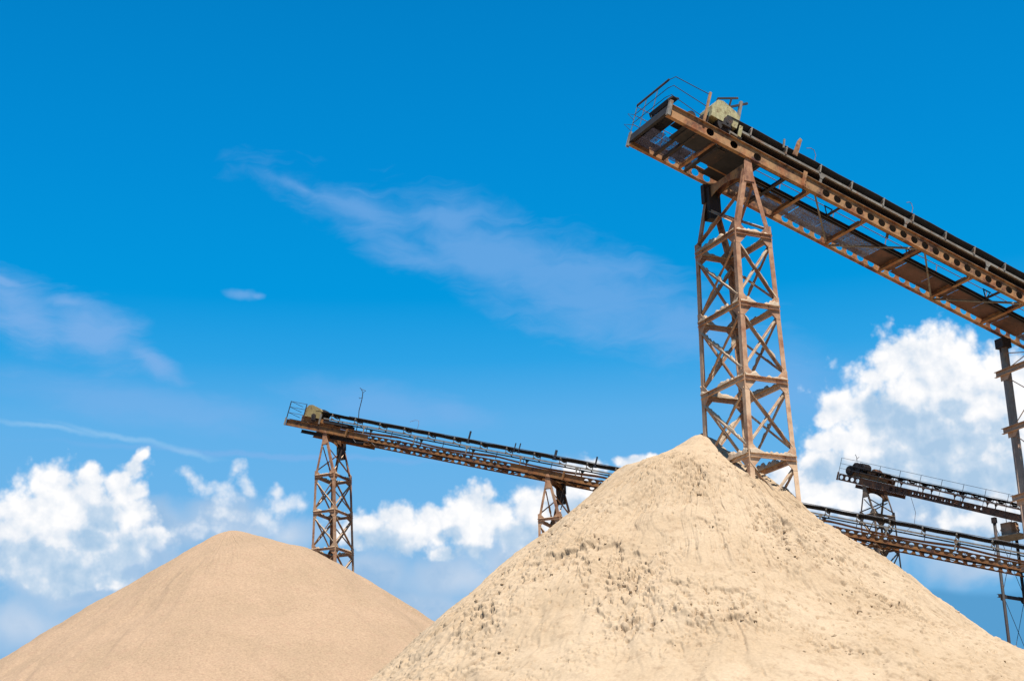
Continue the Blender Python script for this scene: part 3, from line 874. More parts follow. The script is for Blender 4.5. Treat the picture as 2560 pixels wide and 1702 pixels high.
    n = len(prof); o0 = len(m.v)
    for i, x in enumerate(st):
        sg = 0.012 * math.sin(x * 2.6)
        m.v += [(float(x), y, z + sg) for y, z in prof]
    for i in range(len(st) - 1):
        for k in range(n):
            m.f.append((i * n + k, i * n + (k + 1) % n, (i + 1) * n + (k + 1) % n, (i + 1) * n + k))
    m.f.append(tuple(range(n))); m.f.append(tuple((len(st) - 1) * n + k for k in range(n)))
    m.build('carrying_belt', M_BELT, root)
    m = MB()
    for i, x in enumerate(st):
        z = cfg['n_ret'] + cfg['sag'] * abs(math.sin((x - 1) * math.pi / 6.8)) * -1
        m.v += [(float(x), 0.06, z), (float(x), 0.84, z), (float(x), 0.84, z + 0.014), (float(x), 0.06, z + 0.014)]
    for i in range(len(st) - 1):
        for k in range(4): m.f.append((i * 4 + k, i * 4 + (k + 1) % 4, (i + 1) * 4 + (k + 1) % 4, (i + 1) * 4 + k))
    m.f.append((0, 1, 2, 3)); m.f.append(tuple((len(st) - 1) * 4 + k for k in range(4)))
    m.build('return_belt', M_BELT if cfg['cover'] else cfg['mretb'], root)
    if cfg['cover']:
        x = sx0
        while x < length - 0.2:
            L = min(3.47, length - x)
            m = MB(); m.box(x + 0.012, x + L - 0.012, 0.03, 0.84, ns - 0.098, ns - 0.092); m.build('belt_cover_plate', MD, root); x += 3.5
    # far handrail
    def rail(y, xa, xb, hs, step, r=0.014, mat=MR, name='handrail', post_r=0.016):
        m = MB()
        for h in hs: m.tube([(xa, y, h), (xb, y, h)], r, 6)
        for x in np.arange(xa, xb + 0.01, step): m.tube([(x, y, dep * 0.2), (x, y, max(hs))], post_r, 6)
        return m.build(name, mat, root)
    if cfg.get('far_rail'):
        fa = cfg['far_rail']; rail(W + 0.09, fa[0], length - 0.1, fa[1], fa[2])
    if cfg.get('near_rail'):
        fa = cfg['near_rail']; rail(-0.11, fa[0], length - 0.1, fa[1], fa[2], name='handrail')
    return root


# ---- head machinery
def head_pulley(root, x, z, r=0.30, y0=0.02, y1=0.90):
    m = MB(); m.tube([(x, y0, z), (x, y1, z)], r, 20); o = m.build('head_pulley', M_DARK, root)
    m = MB(); m.tube([(x, y0 - 0.16, z), (x, y1 + 0.16, z)], 0.045, 10); m.build('shaft', M_DARK, o)
    for y in (y0 - 0.10, y1 + 0.10):
        m = MB(); m.prism([(x - 0.16, z - 0.14), (x + 0.16, z - 0.14), (x + 0.11, z + 0.05), (x + 0.06, z + 0.11), (x - 0.06, z + 0.11), (x - 0.11, z + 0.05)], 1, y - 0.04, y + 0.04); m.build('bearing', M_DARK, o)


def guard(root, x, y0, y1, z, L, H, mat):
    """drive guard: a round-shouldered sheet box"""
    pr = [(x, z), (x + L, z), (x + L * 1.03, z + H * 0.62), (x + L * 0.86, z + H * 0.80), (x + L * 0.32, z + H * 1.0), (x + L * 0.12, z + H * 0.93), (x - L * 0.04, z + H * 0.55)]
    m = MB(); m.prism(pr, 1, y0, y1); o = m.build('drive_guard', mat, root)
    m = MB(); m.prism([(x + (a - x) * 1.0, b) for a, b in pr], 1, y0 - 0.0, y0 + 0.0 + 0.001) if False else None
    b_ = MB()
    for k in (0.06, 0.5, 0.94):
        yy = y0 + (y1 - y0) * k
        b_.beam((pr[3][0], yy, pr[3][1] + 0.008), (pr[4][0], yy, pr[4][1] + 0.008), 0.035, 0.012)
    b_.build('strap', mat, o)
    m = MB(); cx, cz = x + L * 0.62, z + H * 0.12
    m.tube([(cx, y0 - 0.09, cz), (cx, y0 - 0.005, cz)], 0.15, 14); m.tube([(cx, y0 - 0.12, cz), (cx, y0 - 0.091, cz)], 0.05, 8)
    m.build('drive_wheel', M_DARK, root)
    return o


def motor(root, x, y, z, r, L, mat, ax='y'):
    m = MB()
    p, q = ((x, y, z), (x, y + L, z)) if ax == 'y' else ((x, y, z), (x + L, y, z))
    m.tube([p, q], r, 14)
    for k in range(7):
        f = 0.15 + 0.7 * k / 6
        c = [p[i] + (q[i] - p[i]) * f for i in range(3)]
        d = [c[i] + (q[i] - p[i]) / L * 0.02 for i in range(3)]
        m.tube([c, d], r * 1.12, 14)
    o = m.build('drive_motor', mat, root)
    m = MB(); m.box(x - r * 0.9, x + (r * 0.9 if ax == 'y' else L), y - (0 if ax == 'y' else r * .9), y + (L if ax == 'y' else r * .9), z - r * 1.35, z - r * 1.13); m.build('motor_base', M_DARK, o)
    return o


def loop_wire(root, x, y, z, h=0.5, l=0.5):
    m = MB(); m.tube([(x + l, y, z), (x + l * 1.02, y, z + h * 0.55), (x + l * 0.85, y + 0.05, z + h), (x + l * 0.45, y, z + h * 0.92), (x, y - 0.05, z + h * 0.62)], 0.011, 5)
    m.build('bent_wire', M_RAIL, root)


CV = {1: ((5.01, 45, 23.96), 27.0, 0.31), 2: ((-14.4, 97, 29.0), -22.0, 0.31), 3: ((21.6, 105, 26.3), -48.0, 0.40)}

c1_ = conveyor(dict(P0=CV[1][0], a=27, t=.31, len=24.5, label='high rusty conveyor nearest the camera, descending from top centre to the right edge',
    mg=M_GIRD1, ms=M_STR, mr=M_RAIL, mbr=M_STR, solid_near=[(0, 1.45), (1.9, 2.35), (2.85, 3.3), (3.75, 5.7)], solid_far=[(0, 1.2), (3.0, 6.0)],
    splice=[5.2], cb0=5.58, cb_extra=[0.9, 2.1, 3.6, 4.6], walk0=3.7, deck='gggggrrrrrrgggrg', n_str=0.85, str0=2.55, posts=[5.85, 9.35, 12.85, 16.35, 19.85], idl=1.32,
    tr=0.165, n_belt=1.12, belt0=2.05, n_ret=0.58, sag=0.03, cover=True, mretb=M_BELT, far_rail=(3.5, (0.85, 1.18, 1.52), 2.27)))
c2_ = conveyor(dict(P0=CV[2][0], a=-22, t=.31, len=62, label='long rusty conveyor behind the piles, its head above the left sand pile',
    mg=M_GIRD2, ms=M_STR, mr=M_RAILD, solid_near=[(0, 6.0), (15.8, 20.5)], solid_far=[(0, 1.2), (1.9, 6.0), (16.0, 20.2)],
    splice=[4.5, 19.3], dep=0.39, deck_n=0.37, cb0=3.4, walk0=5.0, deck='rrgr', n_str=0.92, str0=2.6, posts=list(np.arange(5.6, 61, 3.6)), idl=1.75,
    tr=0.10, n_belt=1.26, belt0=1.9, n_ret=0.66, sag=0.14, cover=False, mretb=M_GIRD2, far0=0.9))
c3_ = conveyor(dict(P0=CV[3][0], a=-48, t=.40, len=24, label='dark distant conveyor with a full handrail, head at far right behind the tall tower',
    mg=M_GIRD3, ms=M_GIRD3, mr=M_RAILD, solid_near=[(1.6, 4.2), (11.2, 24)], solid_far=[(1.6, 4.2)], splice=[], cb0=3.4, walk0=4.0, deck='rr', n_str=0.80, str0=3.2,
    posts=list(np.arange(4.4, 23, 2.4)), idl=0.95, tr=0.11, n_belt=1.05, belt0=0.7, n_ret=0.72, sag=0.03, cover=False, mretb=M_GIRD3,
    near_rail=(0.0, (0.80, 1.12, 1.50), 1.62)))

# conveyor 1 head
def head1(root):
    # railing round the head, three rails, one heavy top bar
    m = MB()
    for k, h in enumerate((1.56, 1.22, 0.86)):
        m.tube([(-0.05, W + 0.05, h), (-0.05, 0.30, h - 0.02), (0.0, 0.02, h - 0.03), (1.25, -0.02, h - (0.05, .18, .26)[k])], 0.013, 6)
    for y in (W + 0.05, W - 0.55, W - 1.25):
        m.tube([(-0.05, y, 0.44), (-0.05, y, 1.56)], 0.013, 6)
    m.tube([(-0.05, W + .05, 1.2), (-0.30, W + .05, 1.10), (-0.05, W + .05, 0.98)], 0.010, 5)
    m.tube([(-0.05, W + .05, 0.8), (-0.34, W + .05, 0.66), (-0.05, W + .05, 0.55)], 0.010, 5)
    m.build('handrail', M_RAILD, root)
    m = MB(); m.beam((-0.05, W + 0.06, 1.58), (-0.05, 0.35, 1.57), 0.05, 0.06); m.build('top_rail_bar', M_DARK, root)
    m = MB(); m.box(1.23, 1.30, -0.10, -0.03, 0.42, 1.56); m.build('rail_post', M_GIRD1, root)
    # far side head rail
    m = MB()
    for h in (1.54, 1.2, .84): m.tube([(-0.05, W + 0.08, h), (3.4, W + 0.08, h)], 0.012, 6)
    for x in (1.1, 2.3, 3.4): m.tube([(x, W + .08, .3), (x, W + .08, 1.54)], 0.014, 6)
    m.build('handrail', M_RAIL, root)
    # head deck: solid plates with an opening, and open mesh on the far side
    m = MB(); m.box(0.02, 0.62, 0.05, 2.2, 0.452, 0.46); m.build('deck_plate', M_BLACK, root)
    m = MB(); m.box(0.64, 1.72, 0.05, 0.98, 0.452, 0.46); m.build('deck_plate', M_BLACK, root)
    m = MB(); m.box(2.05, 3.3, 0.05, 1.5, 0.452, 0.46); m.build('deck_plate', M_BLACK, root)
    m = MB(); m.box(0.10, 0.60, 1.0, 2.15, 0.10, 0.104); m.build('walkway_panel', M_MESH, root)
    for xa in (0.64, 1.36):
        m = MB(); m.box(xa, xa + 0.70, 1.12, 2.15, 0.12, 0.124); m.build('walkway_panel', M_MESH, root)
    # dark apron plate and end beam between the girders
    m = MB(); m.channel((-0.02, -0.03, 0.27), (-0.02, W + 0.03, 0.27), 0.30, 0.08); m.build('end_beam', M_BLACK, root)
    m = MB(); m.prism([(-0.02, 0.50), (-0.10, 0.62), (0.02, 0.80), (0.28, 0.86), (0.30, 0.84), (0.06, 0.76), (-0.05, 0.62), (0.03, 0.52)], 1, 0.02, 1.15); m.build('belt_hood', M_BLACK, root)
    head_pulley(root, 2.05, 0.80, 0.27)
    # discharge chute and drive base slung under the deck
    m = MB(); m.prism([(1.75, 0.45), (3.05, 0.45), (2.8, 0.06), (2.1, -0.02)], 1, 0.25, 1.30); m.build('drive_base', M_DARK, root)
    for q_ in ((0.70, 1.80, 0.10, 1.02, 0.05), (2.2, 3.55, 0.10, 1.35, 0.03), (1.30, 1.80, 1.35, 2.10, 0.20), (2.62, 3.35, 1.55, 2.12, 0.20)):
        m = MB(); m.box(q_[0], q_[1], q_[2], q_[3], q_[4], q_[4] + 0.006); m.build('shade_plate', M_BLACK, root)  # dark sheets added to deepen the shade under the head
    m = MB(); m.channel((1.2, 0.06, 0.10), (1.2, W - 0.06, 0.10), 0.16, 0.07); m.build('cross_channel', M_DARK, root)
    m = MB(); m.channel((1.85, 0.06, 0.10), (1.85, W - 0.06, 0.10), 0.16, 0.07); m.build('cross_channel', M_GIRD1, root)
    m = MB(); m.channel((2.45, 1.4, 0.12), (5.4, 1.4, 0.12), 0.18, 0.07); m.build('runner', M_GIRD1, root)
    m = MB(); m.prism([(1.05, 0.44), (1.55, 0.44), (1.5, 0.2), (1.2, 0.16)], 1, 0.95, 1.12); m.build('bracket', M_STR, root)
    # drive guard and motor
    guard(root, 1.50, 0.0, 0.75, 0.84, 0.98, 0.72, M_MOTOR)
    motor(root, 0.98, 0.30, 0.72, 0.15, 0.55, M_DARK)
    m = MB(); m.box(1.15, 2.9, 0.12, 0.18, 0.47, 0.62); m.box(1.15, 2.9, 0.9, 0.96, 0.47, 0.62); m.box(1.2, 1.28, 0.185, 0.895, 0.5, 0.6); m.box(1.3, 1.5, 0.14, 0.9, 0.63, 0.86); m.box(2.1, 2.3, 0.14, 0.9, 0.63, 0.86)
    m.build('drive_frame', M_DARK, root)
    m = MB(); m.beam((2.2, 0.02, 0.62), (2.72, 0.02, 0.58), 0.05, 0.06); m.beam((2.3, 0.02, 0.62), (2.22, 0.02, 0.42), 0.04, 0.04); m.beam((2.6, 0.02, 0.62), (2.66, 0.02, 0.42), 0.04, 0.04); m.build('tension_arm', M_STR, root)
    # pale plate where the stringer starts
    m = MB(); m.box(2.50, 2.62, -0.13, -0.10, 0.52, 0.92); m.build('end_plate', M_MOTOR, root)
    # tall post frame behind the belt
    m = MB(); m.beam((3.05, 1.06, 0.9), (2.98, 1.06, 2.72), 0.10, 0.09); m.build('lifting_post', M_STR, root)
    m = MB(); m.beam((3.22, 1.06, 2.78), (2.35, 1.06, 2.10), 0.06, 0.07); m.beam((2.86, 1.10, 2.82), (2.14, 1.10, 2.42), 0.05, 0.06); m.beam((2.62, 1.08, 2.62), (2.60, 1.08, 2.36), 0.05, 0.05)
    m.beam((2.35, 1.06, 2.10), (2.30, 1.06, 1.25), 0.06, 0.06); m.beam((2.14, 1.10, 2.42), (2.12, 1.10, 1.25), 0.05, 0.05); m.build('lifting_frame', M_DARK, root)
    # odds and ends standing on the stringer
    m = MB(); m.prism([(4.62, 0.95), (4.80, 0.95), (4.86, 1.62), (4.78, 1.66), (4.70, 1.5)], 1, -0.07, -0.04); m.build('upright_plate', M_GIRD1, root)
    m = MB(); m.beam((4.25, -0.05, 1.0), (4.22, -0.05, 1.32), 0.05, 0.05); m.build('short_upright', M_STR, root)
    loop_wire(root, 5.05, -0.05, 1.12, 0.42, 0.42)
    loop_wire(root, 9.2, -0.05, 1.12, 0.38, 0.30)
head1(c1_)

def head2(root):
    m = MB()
    for h in (1.54, 1.18, 0.82): m.tube([(-0.03, -0.05, h), (1.15, -0.05, h - 0.0)], 0.016, 5)
    for h in (1.54, 1.18, 0.82): m.tube([(-0.03, -0.05, h), (0.0, W * 0.6, h)], 0.016, 5)
    m.build('handrail', M_RAILD, root)
    for x in (-0.03, 1.15):
        m = MB(); m.tube([(x, -0.05, 0.42), (x, -0.05, 1.56)], 0.03, 6); m.build('rail_post', M_RAILD, root)
    m = MB(); m.box(0.02, 1.4, 0.05, 1.2, 0.452, 0.46); m.build('deck_plate', M_DARK, root)
    head_pulley(root, 1.9, 0.80, 0.25)
    guard(root, 1.15, -0.02, 0.9, 0.80, 1.15, 0.78, M_MOTOR2)
    motor(root, 2.25, 0.2, 1.22, 0.22, 0.7, M_DARK)
    m = MB(); m.box(0.95, 3.4, 0.10, 0.16, 0.47, 0.82); m.box(0.95, 3.4, 0.86, 0.92, 0.47, 0.82); m.box(1.3, 1.42, 0.165, 0.855, 0.5, 0.8); m.build('drive_frame', M_GIRD2, root)
    m = MB(); m.box(2.35, 2.47, -0.12, -0.08, 0.46, 1.10); m.build('end_plate', M_STR, root)
    m = MB(); m.box(2.6, 4.4, 0.0, 0.9, 0.62, 0.80); m.build('skirt_board', M_DARK, root)
    m = MB(); m.channel((1.0, 0.4, -0.13), (5.6, 0.4, -0.13), 0.22, 0.08); m.build('under_beam', M_DARK, root)
    m = MB(); m.channel((1.0, 1.9, -0.10), (5.6, 1.9, -0.10), 0.18, 0.08); m.build('under_beam', M_GIRD2, root)
    # lightning rod / aerial
    m = MB(); m.tube([(4.58, 0.9, 0.45), (4.50, 0.9, 1.3), (4.36, 0.9, 1.9), (4.34, 0.9, 2.7), (4.28, 0.9, 3.05)], 0.026, 6)
    m.tube([(4.28, 0.9, 3.05), (4.12, 0.9, 3.25), (3.98, 0.9, 3.34)], 0.020, 5); m.tube([(4.28, 0.9, 3.05), (4.44, 0.9, 3.22), (4.14, 0.9, 3.26)], 0.018, 5); m.tube([(4.33, 0.9, 2.75), (4.15, 0.9, 2.66), (4.10, 0.9, 2.74)], 0.016, 5)
    m.build('aerial_rod', M_RAILD, root)
    loop_wire(root, 8.6, 0, 1.35, 0.5, 0.6)
    # sagging cable below the girder
    m = MB(); m.tube([(5.0, -0.05, 0.0), (5.3, -0.05, -0.22), (5.8, -0.05, -0.15), (6.3, -0.05, 0.0), (6.7, -0.05, -0.20), (7.2, -0.05, -0.18), (7.7, -0.05, 0.0)], 0.016, 5); m.build('hanging_cable', M_RAILD, root)
    for x, h, wd in ((12.7, 0.5, 0.10), (15.8, 0.30, 0.05), (16.1, 0.34, 0.05), (18.4, 0.34, 0.14), (21.0, 0.40, 0.08)):
        m = MB(); m.box(x, x + wd, -0.03, 0.03, 1.15, 1.30 + h); m.box(x - 0.06, x + wd + 0.06, -0.05, 0.05, 1.05, 1.149); m.build('upright_plate', M_RAILD, root)
    # small uprights between the flange and the stringer
    u0 = None
    for x in np.arange(4.0, 61, 1.8):
        if u0 is None:
            m = MB(); m.tube([(0, -0.03, 0.452), (0, -0.03, 0.88)], 0.022, 5); u0 = m.build('thin_upright', M_RAILD, root); u0.location = (x, 0, 0)
        else: dup(u0, (x, 0, 0), root)
    m = MB(); m.tube([(4.4, -0.12, 1.28), (30, -0.12, 1.30), (61, -0.12, 1.30)], 0.020, 5); m.build('conduit', M_RAILD, root)
head2(c2_)

def head3(root):
    m = MB(); m.box(0.02, 3.2, 0.05, 1.8, 0.452, 0.46); m.build('deck_plate', M_DARK, root)
    head_pulley(root, 0.75, 0.78, 0.33)
    guard(root, 0.85, 0.10, 0.95, 0.80, 0.9, 0.60, M_DARK)
    motor(root, 1.55, 0.1, 1.15, 0.26, 0.8, M_DARK)
    motor(root, 2.6, 0.15, 1.02, 0.2, 0.7, M_GIRD3)
    m = MB(); m.box(0.9, 3.9, 0.10, 0.16, 0.47, 0.80); m.box(0.9, 3.9, 0.86, 0.92, 0.47, 0.80); m.box(2.1, 2.4, 0.165, 0.855, 0.5, 0.98); m.box(3.2, 3.5, 0.2, 0.82, 0.5, 1.1); m.build('drive_frame', M_GIRD2, root)
    m = MB(); m.channel((1.2, 0.4, -0.14), (4.2, 0.4, -0.14), 0.24, 0.08); m.channel((1.2, 1.9, -0.14), (4.2, 1.9, -0.14), 0.24, 0.08); m.box(1.6, 2.6, 0.5, 1.8, -0.25, -0.02); m.build('under_beam', M_GIRD3, root)
    m = MB(); m.tube([(1.2, 0, 1.5), (1.1, 0, 1.75), (0.95, 0, 1.9)], 0.02, 5); m.tube([(1.12, 0, 1.6), (1.3, 0, 1.8)], 0.016, 5); m.build('bent_wire', M_RAILD, root)
    m = MB(); m.tube([(5.9, 0.1, 0), (6.5, 0.1, -0.9), (6.6, 0.1, -1.7), (6.0, .1, -2.3)], 0.014, 5); m.build('hanging_cable', M_RAIL, root)
head3(c3_)


# ---- lattice support towers
def frame_of(i):
    P, a, t = CV[i]
    a = R(a)
    return np.array(P), np.array([math.cos(a), math.sin(a), 0]), np.array([-math.sin(a), math.cos(a), 0]), t, a


def crust(m, p, q, wd=0.16, ht=0.10, seed=0, amt=1.0):
    p, q = np.array(p, float), np.array(q, float)
    L = np.linalg.norm(q - p); n = max(4, int(L / 0.07)); d = (q - p) / L
    sd_ = np.cross(d, (0, 0, 1.0)); sd_ /= max(1e-6, np.linalg.norm(sd_))
    upv = np.cross(sd_, d)
    o = len(m.v)
    rs = np.random.RandomState(seed)
    ph = rs.rand() * 50
    for i in range(n + 1):
        f = i / n
        k = fbm(np.array([ph + f * L * 3.2]), np.array([seed * 3.1]), 4, 7, 0.65)[0]
        h = ht * max(0.02, (k - 0.36) * 3.4) * amt + 0.004
        wv = wd * (0.55 + 0.7 * fbm(np.array([ph + 9 + f * L * 4.0]), np.array([1.7]), 3, 9)[0])
        c = p + (q - p) * f
        for a_, b_ in ((-1, -0.15), (-0.75, 0.55), (-0.1, 1.0 + 0.25 * rs.rand()), (0.65, 0.6 + 0.2 * rs.rand()), (1, -0.15)):
            m.v.append(tuple(c + sd_ * a_ * wv / 2 + upv * (b_ * h)))
    for i in range(n):
        for k in range(4): m.f.append((o + i * 5 + k, o + i * 5 + k + 1, o + (i + 1) * 5 + k + 1, o + (i + 1) * 5 + k))
        m.f.append((o + i * 5 + 4, o + i * 5, o + (i + 1) * 5, o + (i + 1) * 5 + 4))
    return m


def tower(i, s, apex_h, rings, mat, label, hw0=0.68, dhw=0.018, hy0=W / 2, dhy=0.010, lw=0.15, dusty=1.0, dark=None, saddle=M_GIRD1, det=True, zend=0.0):
    P, d, wv, t, a = frame_of(i)
    c = P + d * s + wv * (W / 2)
    root = empty('support_tower', label, 'tower', (c[0], c[1], 0), (0, 0, a), 'lattice towers carrying the conveyors')
    zap = P[2] - t * s + apex_h
    z1 = rings[0]
    HX = lambda z: hw0 + (z1 - z) * dhw
    HY = lambda z: hy0 + (z1 - z) * dhy
    # legs
    for sx in (-1, 1):
        for sy in (-1, 1):
            m = MB()
            ap = (sx * 0.10, sy * (W / 2), zap); n1 = (sx * HX(z1), sy * HY(z1), z1); n2 = (sx * HX(zend), sy * HY(zend), zend)
            def prof(c_, k=1.0):
                w_ = lw * k; q = 0.016
                return [(c_[0], c_[1], c_[2]), (c_[0] - sx * w_, c_[1], c_[2]), (c_[0] - sx * w_, c_[1] - sy * q, c_[2]), (c_[0] - sx * q, c_[1] - sy * q, c_[2]), (c_[0] - sx * q, c_[1] - sy * w_, c_[2]), (c_[0], c_[1] - sy * w_, c_[2])]
            rs_ = [prof(ap, 0.9), prof(n1), prof(n2)]
            for r_ in rs_: m.v += r_
            for j in range(2):
                for k in range(6): m.f.append((j * 6 + k, j * 6 + (k + 1) % 6, (j + 1) * 6 + (k + 1) % 6, (j + 1) * 6 + k))
            m.f.append(tuple(range(6))); m.f.append(tuple(range(12, 18)))
            m.build('leg', mat, root)
    cor = lambda z, sx, sy: (sx * (HX(z) - 0.02), sy * (HY(z) - 0.02), z)
    cr = MB(); sd = 1
    def ringbeam(z, A, B, n_):
        m = MB(); p, q = cor(z, *A), cor(z, *B); m.channel(p, q, 0.145, 0.07, 0.012, side=1); m.build('ring_beam', mat, root)
        m2 = (p[0], p[1], p[2] + 0.072), (q[0], q[1], q[2] + 0.072)
        if dusty > 0.2: crust(cr, m2[0], m2[1], 0.17, 0.15, n_, dusty)
    faces = [((-1, -1), (1, -1)), ((1, -1), (1, 1)), ((1, 1), (-1, 1)), ((-1, 1), (-1, -1))]
    nn = 0
    for ri, z in enumerate(rings):
        for fi, (A, B) in enumerate(faces):
            nn += 1
            ringbeam(z, A, B, nn)
        # gussets on both faces of every corner
        for sx in (-1, 1):
            for sy in (-1, 1):
                X_, Y_ = sx * (HX(z) + 0.004), sy * (HY(z) + 0.004)
                hh = 0.36; ww = 0.40
                pol = [(0, -hh), (0, hh), (0.15, hh), (ww, 0.10), (ww, -0.10), (0.15, -hh)]
                m = MB(); m.prism([(X_ - sx * u_, z + v_) for u_, v_ in pol], 1, Y_ - 0.005, Y_ + 0.005); m.build('gusset_plate', mat, root)
                m = MB(); m.prism([(Y_ - sy * (u_ + 0.006) * 1.0, z + v_) for u_, v_ in pol], 0, X_ - 0.005, X_ + 0.005); m.build('gusset_plate', mat, root)
        if ri + 1 < len(rings):
            zb = rings[ri + 1]
            for fi, (A, B) in enumerate(faces):
                p, q = cor(z - 0.25, *A), cor(zb + 0.25, *B); p2, q2 = cor(z - 0.25, *B), cor(zb + 0.25, *A)
                nrm_ = np.array([(A[0] + B[0]) / 2, (A[1] + B[1]) / 2, 0]) * 0.045
                m = MB(); m.angle(np.array(p) - nrm_ * 0.3, np.array(q) - nrm_ * 0.3, 0.066, 0.009, tuple(nrm_ * 10)); m.build('brace', mat, root)
                m = MB(); m.angle(np.array(p2) - nrm_ * 1.2, np.array(q2) - nrm_ * 1.2, 0.066, 0.009, tuple(nrm_ * 10)); m.build('brace', mat, root)
                if dusty > 0.2:
                    nn += 1; crust(cr, np.array(p) - nrm_ * .3 + (0, 0, 0.03), np.array(q) - nrm_ * .3 + (0, 0, 0.03), 0.10, 0.08, nn, dusty)
                    nn += 1; crust(cr, np.array(p2) - nrm_ * 1.2 + (0, 0, 0.03), np.array(q2) - nrm_ * 1.2 + (0, 0, 0.03), 0.085, 0.05, nn, dusty)
    # top panel: side diagonals between the two A frames
    for sx in (-1, 1):
        for sy in (-1, 1):
            p = (sx * (HX(z1) - 0.03), sy * (HY(z1) - 0.05), z1 + 0.3)
            q = (sx * 0.16, -sy * (W / 2 - 0.06), zap - 0.75)
            m = MB(); m.angle(p, q, 0.07, 0.009, (sx, 0, 0)); m.build('brace', mat, root)
            if dusty > 0.2 and sy > 0: nn += 1; crust(cr, np.array(p) + (0, 0, .03), np.array(p) * 0.5 + np.array(q) * 0.5 + (0, 0, .03), 0.12, 0.09, nn, dusty)
    # head plates, spreader and saddle beam
    for sy in (-1, 1):
        y = sy * (W / 2)
        m = MB(); m.prism([(-0.19, zap - 0.62), (0.19, zap - 0.62), (0.14, zap + 0.05), (0.06, zap + 0.22), (-0.06, zap + 0.22), (-0.14, zap + 0.05)], 1, y + sy * 0.006, y + sy * 0.022); m.build('head_plate', mat if sy < 0 else (dark or mat), root)  # far plate takes the dark material, apex shade put into its colour
        m = MB(); m.beam((-0.26, y - sy * 0.03, zap - 0.64), (0.26, y - sy * 0.03, zap - 0.64), 0.02, 0.05); m.build('spreader', mat, root)
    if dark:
        m = MB(); y = W / 2; m.box(-0.22, 0.22, y - 0.34, y - 0.02, zap - 1.15, zap - 0.05); m.box(-0.30, 0.28, y - 0.18, y - 0.0, zap - 0.55, zap + 0.1); m.build('shaded_gusset', dark, root)  # far apex gussets as one block, coloured dark for their shade
    for x in (-0.13, 0.13):
        H = W / 2 - 0.03
        bot = [(-H + 2 * H * k / 14, -0.58 + 0.34 * math.sin(math.pi * k / 14) ** 0.7) for k in range(15)]
        m = MB(); m.prism([(y_, zap + z_) for y_, z_ in bot] + [(H, zap - 0.02), (-H, zap - 0.02)], 0, x - 0.008, x + 0.008); m.build('saddle_beam', saddle, root)
    if cr.v:
        o = cr.build('caked_sand', M_CRUST, root); o['kind'] = 'stuff'; o['label'] = 'sand caked on top of the beams and braces'
    return root


tower(1, 2.93, -0.18, [20.45, 18.08, 15.70, 13.30, 10.9], M_TOW1, 'tall sand-coated lattice tower rising from the big pale pile at right of centre', dark=M_DARK, lw=0.165, dhw=0.024)
tower(2, 2.82, -0.10, [25.42, 23.15, 20.82, 18.5, 16.2, 13.9], M_TOW2, 'rusty lattice tower behind the left sand pile, under the conveyor head', dhw=0.030, dusty=0.7, saddle=M_GIRD2, dark=M_DARK)
tower(2, 17.5, -0.05, [21.1, 18.8, 16.5, 14.2], M_TOW2, 'short dark-brown lattice tower showing just left of the big pale pile', dusty=0.35, saddle=M_GIRD2, dark=M_DARK)
tower(3, 2.05, -0.10, [23.5, 21.4, 19.3, 17.2, 15.1], M_TOW3, 'thin dark lattice tower seen behind the long conveyor at the right', dusty=0.3, saddle=M_GIRD3, hw0=0.58, lw=0.11)


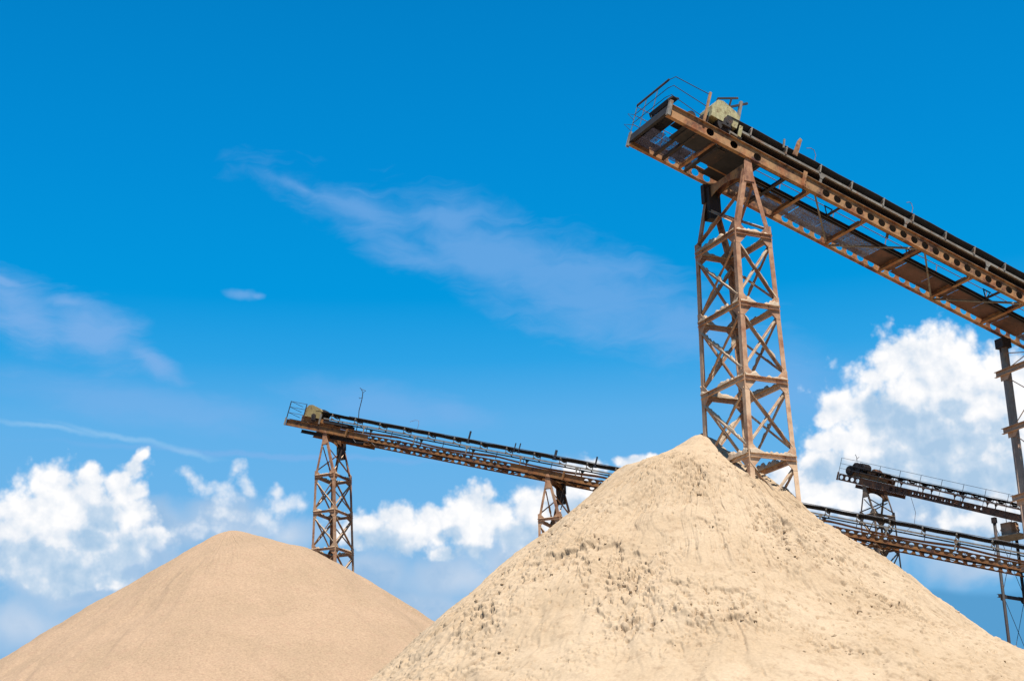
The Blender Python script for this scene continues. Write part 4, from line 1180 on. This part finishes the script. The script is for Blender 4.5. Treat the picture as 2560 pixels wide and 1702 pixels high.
# ---- column trestles at the right
def trestle(i, s, zbeams, r, mat, label, y_off=0.0, spread=0.0, xbr=True, two=False, wires=True, flange=True):
    P, d, wv, t, a = frame_of(i)
    c = P + d * s + wv * (W / 2)
    root = empty('pipe_trestle', label, 'trestle', (c[0], c[1], 0), (0, 0, a), 'pipe trestles under the lower conveyor spans')
    zt = P[2] - t * s - 0.12
    ya, yb = -W / 2, W / 2
    for sy, y in ((-1, ya), (1, yb)):
        yb_ = y + sy * spread
        m = MB(); m.tube([(0, y, zt), (0, yb_, 0)], r, 18)
        lg = m.build('column', mat, root, smooth=True)
        m = MB(); m.box(-r * 1.3, r * 1.3, y - r * 1.25, y + r * 1.25, zt - 0.32, zt + 0.02)
        m.prism([(-r * 1.25, zt - 0.32), (r * 1.25, zt - 0.32), (r * 0.9, zt - 0.55), (-r * 0.9, zt - 0.55)], 1, y - 0.02, y + 0.02); m.build('column_cap', M_DARK, lg)
    for z in zbeams:
        f = (zt - z) / zt
        m = MB(); yo = W / 2 + spread * f
        m.channel((-r - 0.02, -yo - 0.35, z), (-r - 0.02, yo + 0.35, z), 0.20, 0.09, 0.014, side=-1)
        m.build('cross_channel', mat, root)
        for sy in (-1, 1):
            m = MB(); m.prism([(sy * (yo + 0.16), z - 0.28), (sy * (yo + 0.18), z + 0.12), (sy * (yo - 0.5), z + 0.12), (sy * (yo - 0.16), z - 0.28)], 0, -r - 0.012, -r - 0.004)
            m.build('gusset_plate', mat, root)
    zs = [zt - 0.35] + list(zbeams)
    for k in range(len(zs) - 1):
        z0, z1_ = zs[k] - 0.15, zs[k + 1] + 0.15
        m = MB(); m.tube([(0.03, -W / 2, z0), (0.03, W / 2, z1_)], 0.018, 5); m.build('tie_rod', mat, root)
        m = MB(); m.tube([(-0.03, -W / 2, z1_), (-0.03, W / 2, z0)], 0.018, 5); m.build('tie_rod', mat, root)
    return root


trestle(1, 15.0, [17.95, 15.9, 13.5, 11.1, 8.7], 0.155, M_COLM, 'thick pipe column trestle at the right edge under the nearest conveyor')
tr3 = trestle(3, 11.3, [16.9, 12.5, 8.5], 0.10, M_DARK, 'slim dark pipe trestle standing behind the conveyors at far right', spread=0.15)

# take-up weight hanging in its cage under the distant conveyor
P, d, wv, t, a = frame_of(3)
c = P + d * 11.7 + wv * 1.0
tk = empty('takeup_weight', 'brown counterweight box hanging under the dark distant conveyor by the right edge', 'counterweight', (c[0], c[1], 0), (0, 0, a))
zt = P[2] - t * 11.7
m = MB(); m.box(-0.35, 0.35, -0.45, 0.45, zt - 1.0, zt - 0.25); m.box(-0.38, 0.38, -0.48, 0.48, zt - 0.72, zt - 0.62); m.build('weight_box', M_COLM, tk)
for y in (-0.3, 0.3):
    m = MB(); m.tube([(0, y, zt - 0.25), (0, y, zt + 0.3)], 0.02, 6); m.build('hanger_rod', M_DARK, tk)
m = MB(); m.box(-0.9, 1.1, -0.95, 0.95, zt - 1.16, zt - 1.10); m.build('service_platform', M_STR, tk)
m = MB(); m.tube([(0, -0.3, zt - 0.45), (0, 0.3, zt - 0.45)], 0.2, 14); m.build('bend_pulley', M_DARK, tk)
